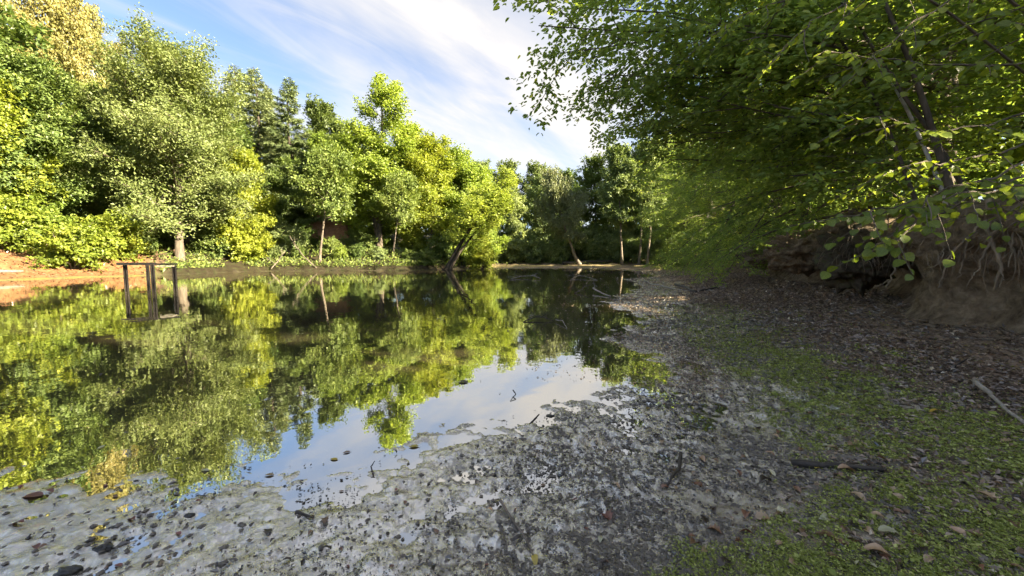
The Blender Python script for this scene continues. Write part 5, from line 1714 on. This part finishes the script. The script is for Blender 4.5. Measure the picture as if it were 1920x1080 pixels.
tag(mb.build('mud_litter', M['wet_flake']), 'black decayed leaf scraps strewn over the wet mud', 'leaf scraps', kind='stuff')

# pale dry scraps on the shore tongues and floating before them
x, y, z, r, rng = scatter(14000, 4.0, 40, 2, 30, lambda x, y, z, d, b, wl_, wf_, f: np.clip(sstep(-0.25, 0.3, d) * sstep(2.5, 0.8, d) + 0.03 * (d < 0) * sstep(-6, -0.3, d), 0, 1) * (1 - wl_) * (1 - wf_), 8)
n = len(x)
C = np.stack([x, y, z + rng.uniform(0.0, 0.008, n)], -1)
a = np.stack([rng.normal(0, 1, n), rng.normal(0, 1, n), rng.normal(0, 0.25, n)], -1)
mb = MB()
mb.leaves(C, a, np.stack([rng.normal(0, 0.3, n), rng.normal(0, 0.3, n), np.ones(n)], -1), (0.012 + 0.0034 * r) * rng.uniform(0.5, 1.4, n), 0.5, np.clip(rng.beta(2.5, 1.4, n), 0, 1), fold=0.35)
tag(mb.build('shore_litter', M['litter_leaf']), 'pale leaf scraps along the grey mud tongues', 'leaf scraps', kind='stuff')

# leaves and twigs on the sandy shore across the water
x, y, z, r, rng = scatter(9000, 20, 52, -58, -7, lambda x, y, z, d, b, wl_, wf_, f: sstep(0.8, 2.5, d) * sstep(11, 8, d) * wl_ * sstep(-40, -43, np.degrees(np.arctan2(x, y))), 9)
n = len(x)
a = np.stack([rng.normal(0, 1, n), rng.normal(0, 1, n), rng.normal(0, 0.3, n)], -1)
mb = MB()
mb.leaves(np.stack([x, y, z + 0.02], -1), a, np.stack([rng.normal(0, 0.4, n), rng.normal(0, 0.4, n), np.ones(n)], -1), rng.uniform(0.10, 0.24, n), 0.55, rng.beta(2, 1.6, n), fold=0.4)
tag(mb.build('shore_leaves', M['leaf_brown']), 'orange-brown fallen leaves on the sandy left shore', 'leaf litter', kind='stuff')

# crumbs of mud: small angular lumps that break up the wet surface
x, y, z, r, rng = scatter(11000, 1.2, 9, -56, 50, lambda x, y, z, d, b, wl_, wf_, f: np.clip(sstep(0.0, 0.35, d) * sstep(4.0, 2.0, d) * (1 - 0.75 * f) * (0.15 + 0.85 * sstep(0.4, 0.65, 0.5 + 0.5 * fbm(x * 1.7, y * 1.7, seed=79, octv=4, gain=0.7))), 0, 1), 10)
n = len(x)
base8 = np.array([(1, 0, 0), (0, 1, 0), (-1, 0, 0), (0, -1, 0), (0, 0, 0.75), (0, 0, -0.5)], float)
tri8 = np.array([(0, 1, 4), (1, 2, 4), (2, 3, 4), (3, 0, 4), (1, 0, 5), (2, 1, 5), (3, 2, 5), (0, 3, 5)])
sz = (0.003 + 0.0022 * r) * rng.uniform(0.5, 1.8, n)
an = rng.uniform(0, 6.28, n)
v = base8[None] * rng.uniform(0.55, 1.45, (n, 6, 1)) * sz[:, None, None] * np.stack([np.full(n, 1.3), np.ones(n), np.full(n, 0.8)], -1)[:, None, :]
v = np.stack([v[..., 0] * np.cos(an)[:, None] - v[..., 1] * np.sin(an)[:, None], v[..., 0] * np.sin(an)[:, None] + v[..., 1] * np.cos(an)[:, None], v[..., 2]], -1)
v = v + np.stack([x, y, z + sz * 0.2], -1)[:, None, :]
mb = MB()
mb.add(v.reshape(-1, 3), None, (tri8[None] + np.arange(n)[:, None, None] * 6).reshape(-1, 3))
tag(mb.build('mud_crumbs', M['crumb']), 'dark crumbs of mud on the wet flat', 'mud', kind='stuff')

# undergrowth on the shores across the pond
x, y, z, r, rng = scatter(34000, 20, 80, -44, 20, lambda x, y, z, d, b, wl_, wf_, f: np.clip(wl_ * sstep(0.8, 1.2, d) * sstep(14, 9, d) * (0.15 + 0.85 * sstep(-44, -41, np.degrees(np.arctan2(x, y)))) + wf_ * sstep(12, 15, d) * sstep(30, 24, d), 0, 1)
                          * sstep(0.25, 0.5, 0.5 + 0.5 * fbm(x * 0.6, y * 0.6, seed=80, octv=3)) * (0.35 + 0.65 * sstep(9, 6, d)), 11)
n = len(x)
a = np.stack([rng.normal(0, 0.8, n), rng.normal(0, 0.8, n), rng.uniform(0.1, 1.2, n)], -1)
mb = MB()
mb.leaves(np.stack([x, y, z + rng.random(n) ** 2 * 0.5], -1), a, np.stack([rng.normal(0, 0.7, n), rng.normal(0, 0.7, n), np.ones(n)], -1), rng.uniform(0.16, 0.42, n), 0.4, rng.random(n))
tag(mb.build('undergrowth', M['beech_leaf']), 'low green undergrowth on the banks across the pond', 'undergrowth', kind='stuff')

# loose soil and small stones fallen from the bank
rng = np.random.default_rng(33)
mb = MB()
for k in range(420):
    yy = rng.uniform(2.5, 11)
    xx = float(np.interp(yy, BANK[:, 1], BANK[:, 0])) - abs(rng.normal(0.15, 0.45))
    q = rng.uniform(0.012, 0.05) * (1.6 if rng.random() < 0.06 else 1.0)
    vv = base8 * rng.uniform(0.6, 1.4, (6, 1)) * q * np.array([1.2, 1.0, 0.8])
    aa = rng.uniform(0, 6.28)
    vv = np.stack([vv[:, 0] * math.cos(aa) - vv[:, 1] * math.sin(aa), vv[:, 0] * math.sin(aa) + vv[:, 1] * math.cos(aa), vv[:, 2]], -1)
    mb.add(vv + np.array([xx, yy, hz(xx, yy) + q * 0.25]), None, tri8)
tag(mb.build('soil_crumbs', M['earth']), 'loose soil crumbs and small stones along the foot of the bank', 'soil', kind='stuff')
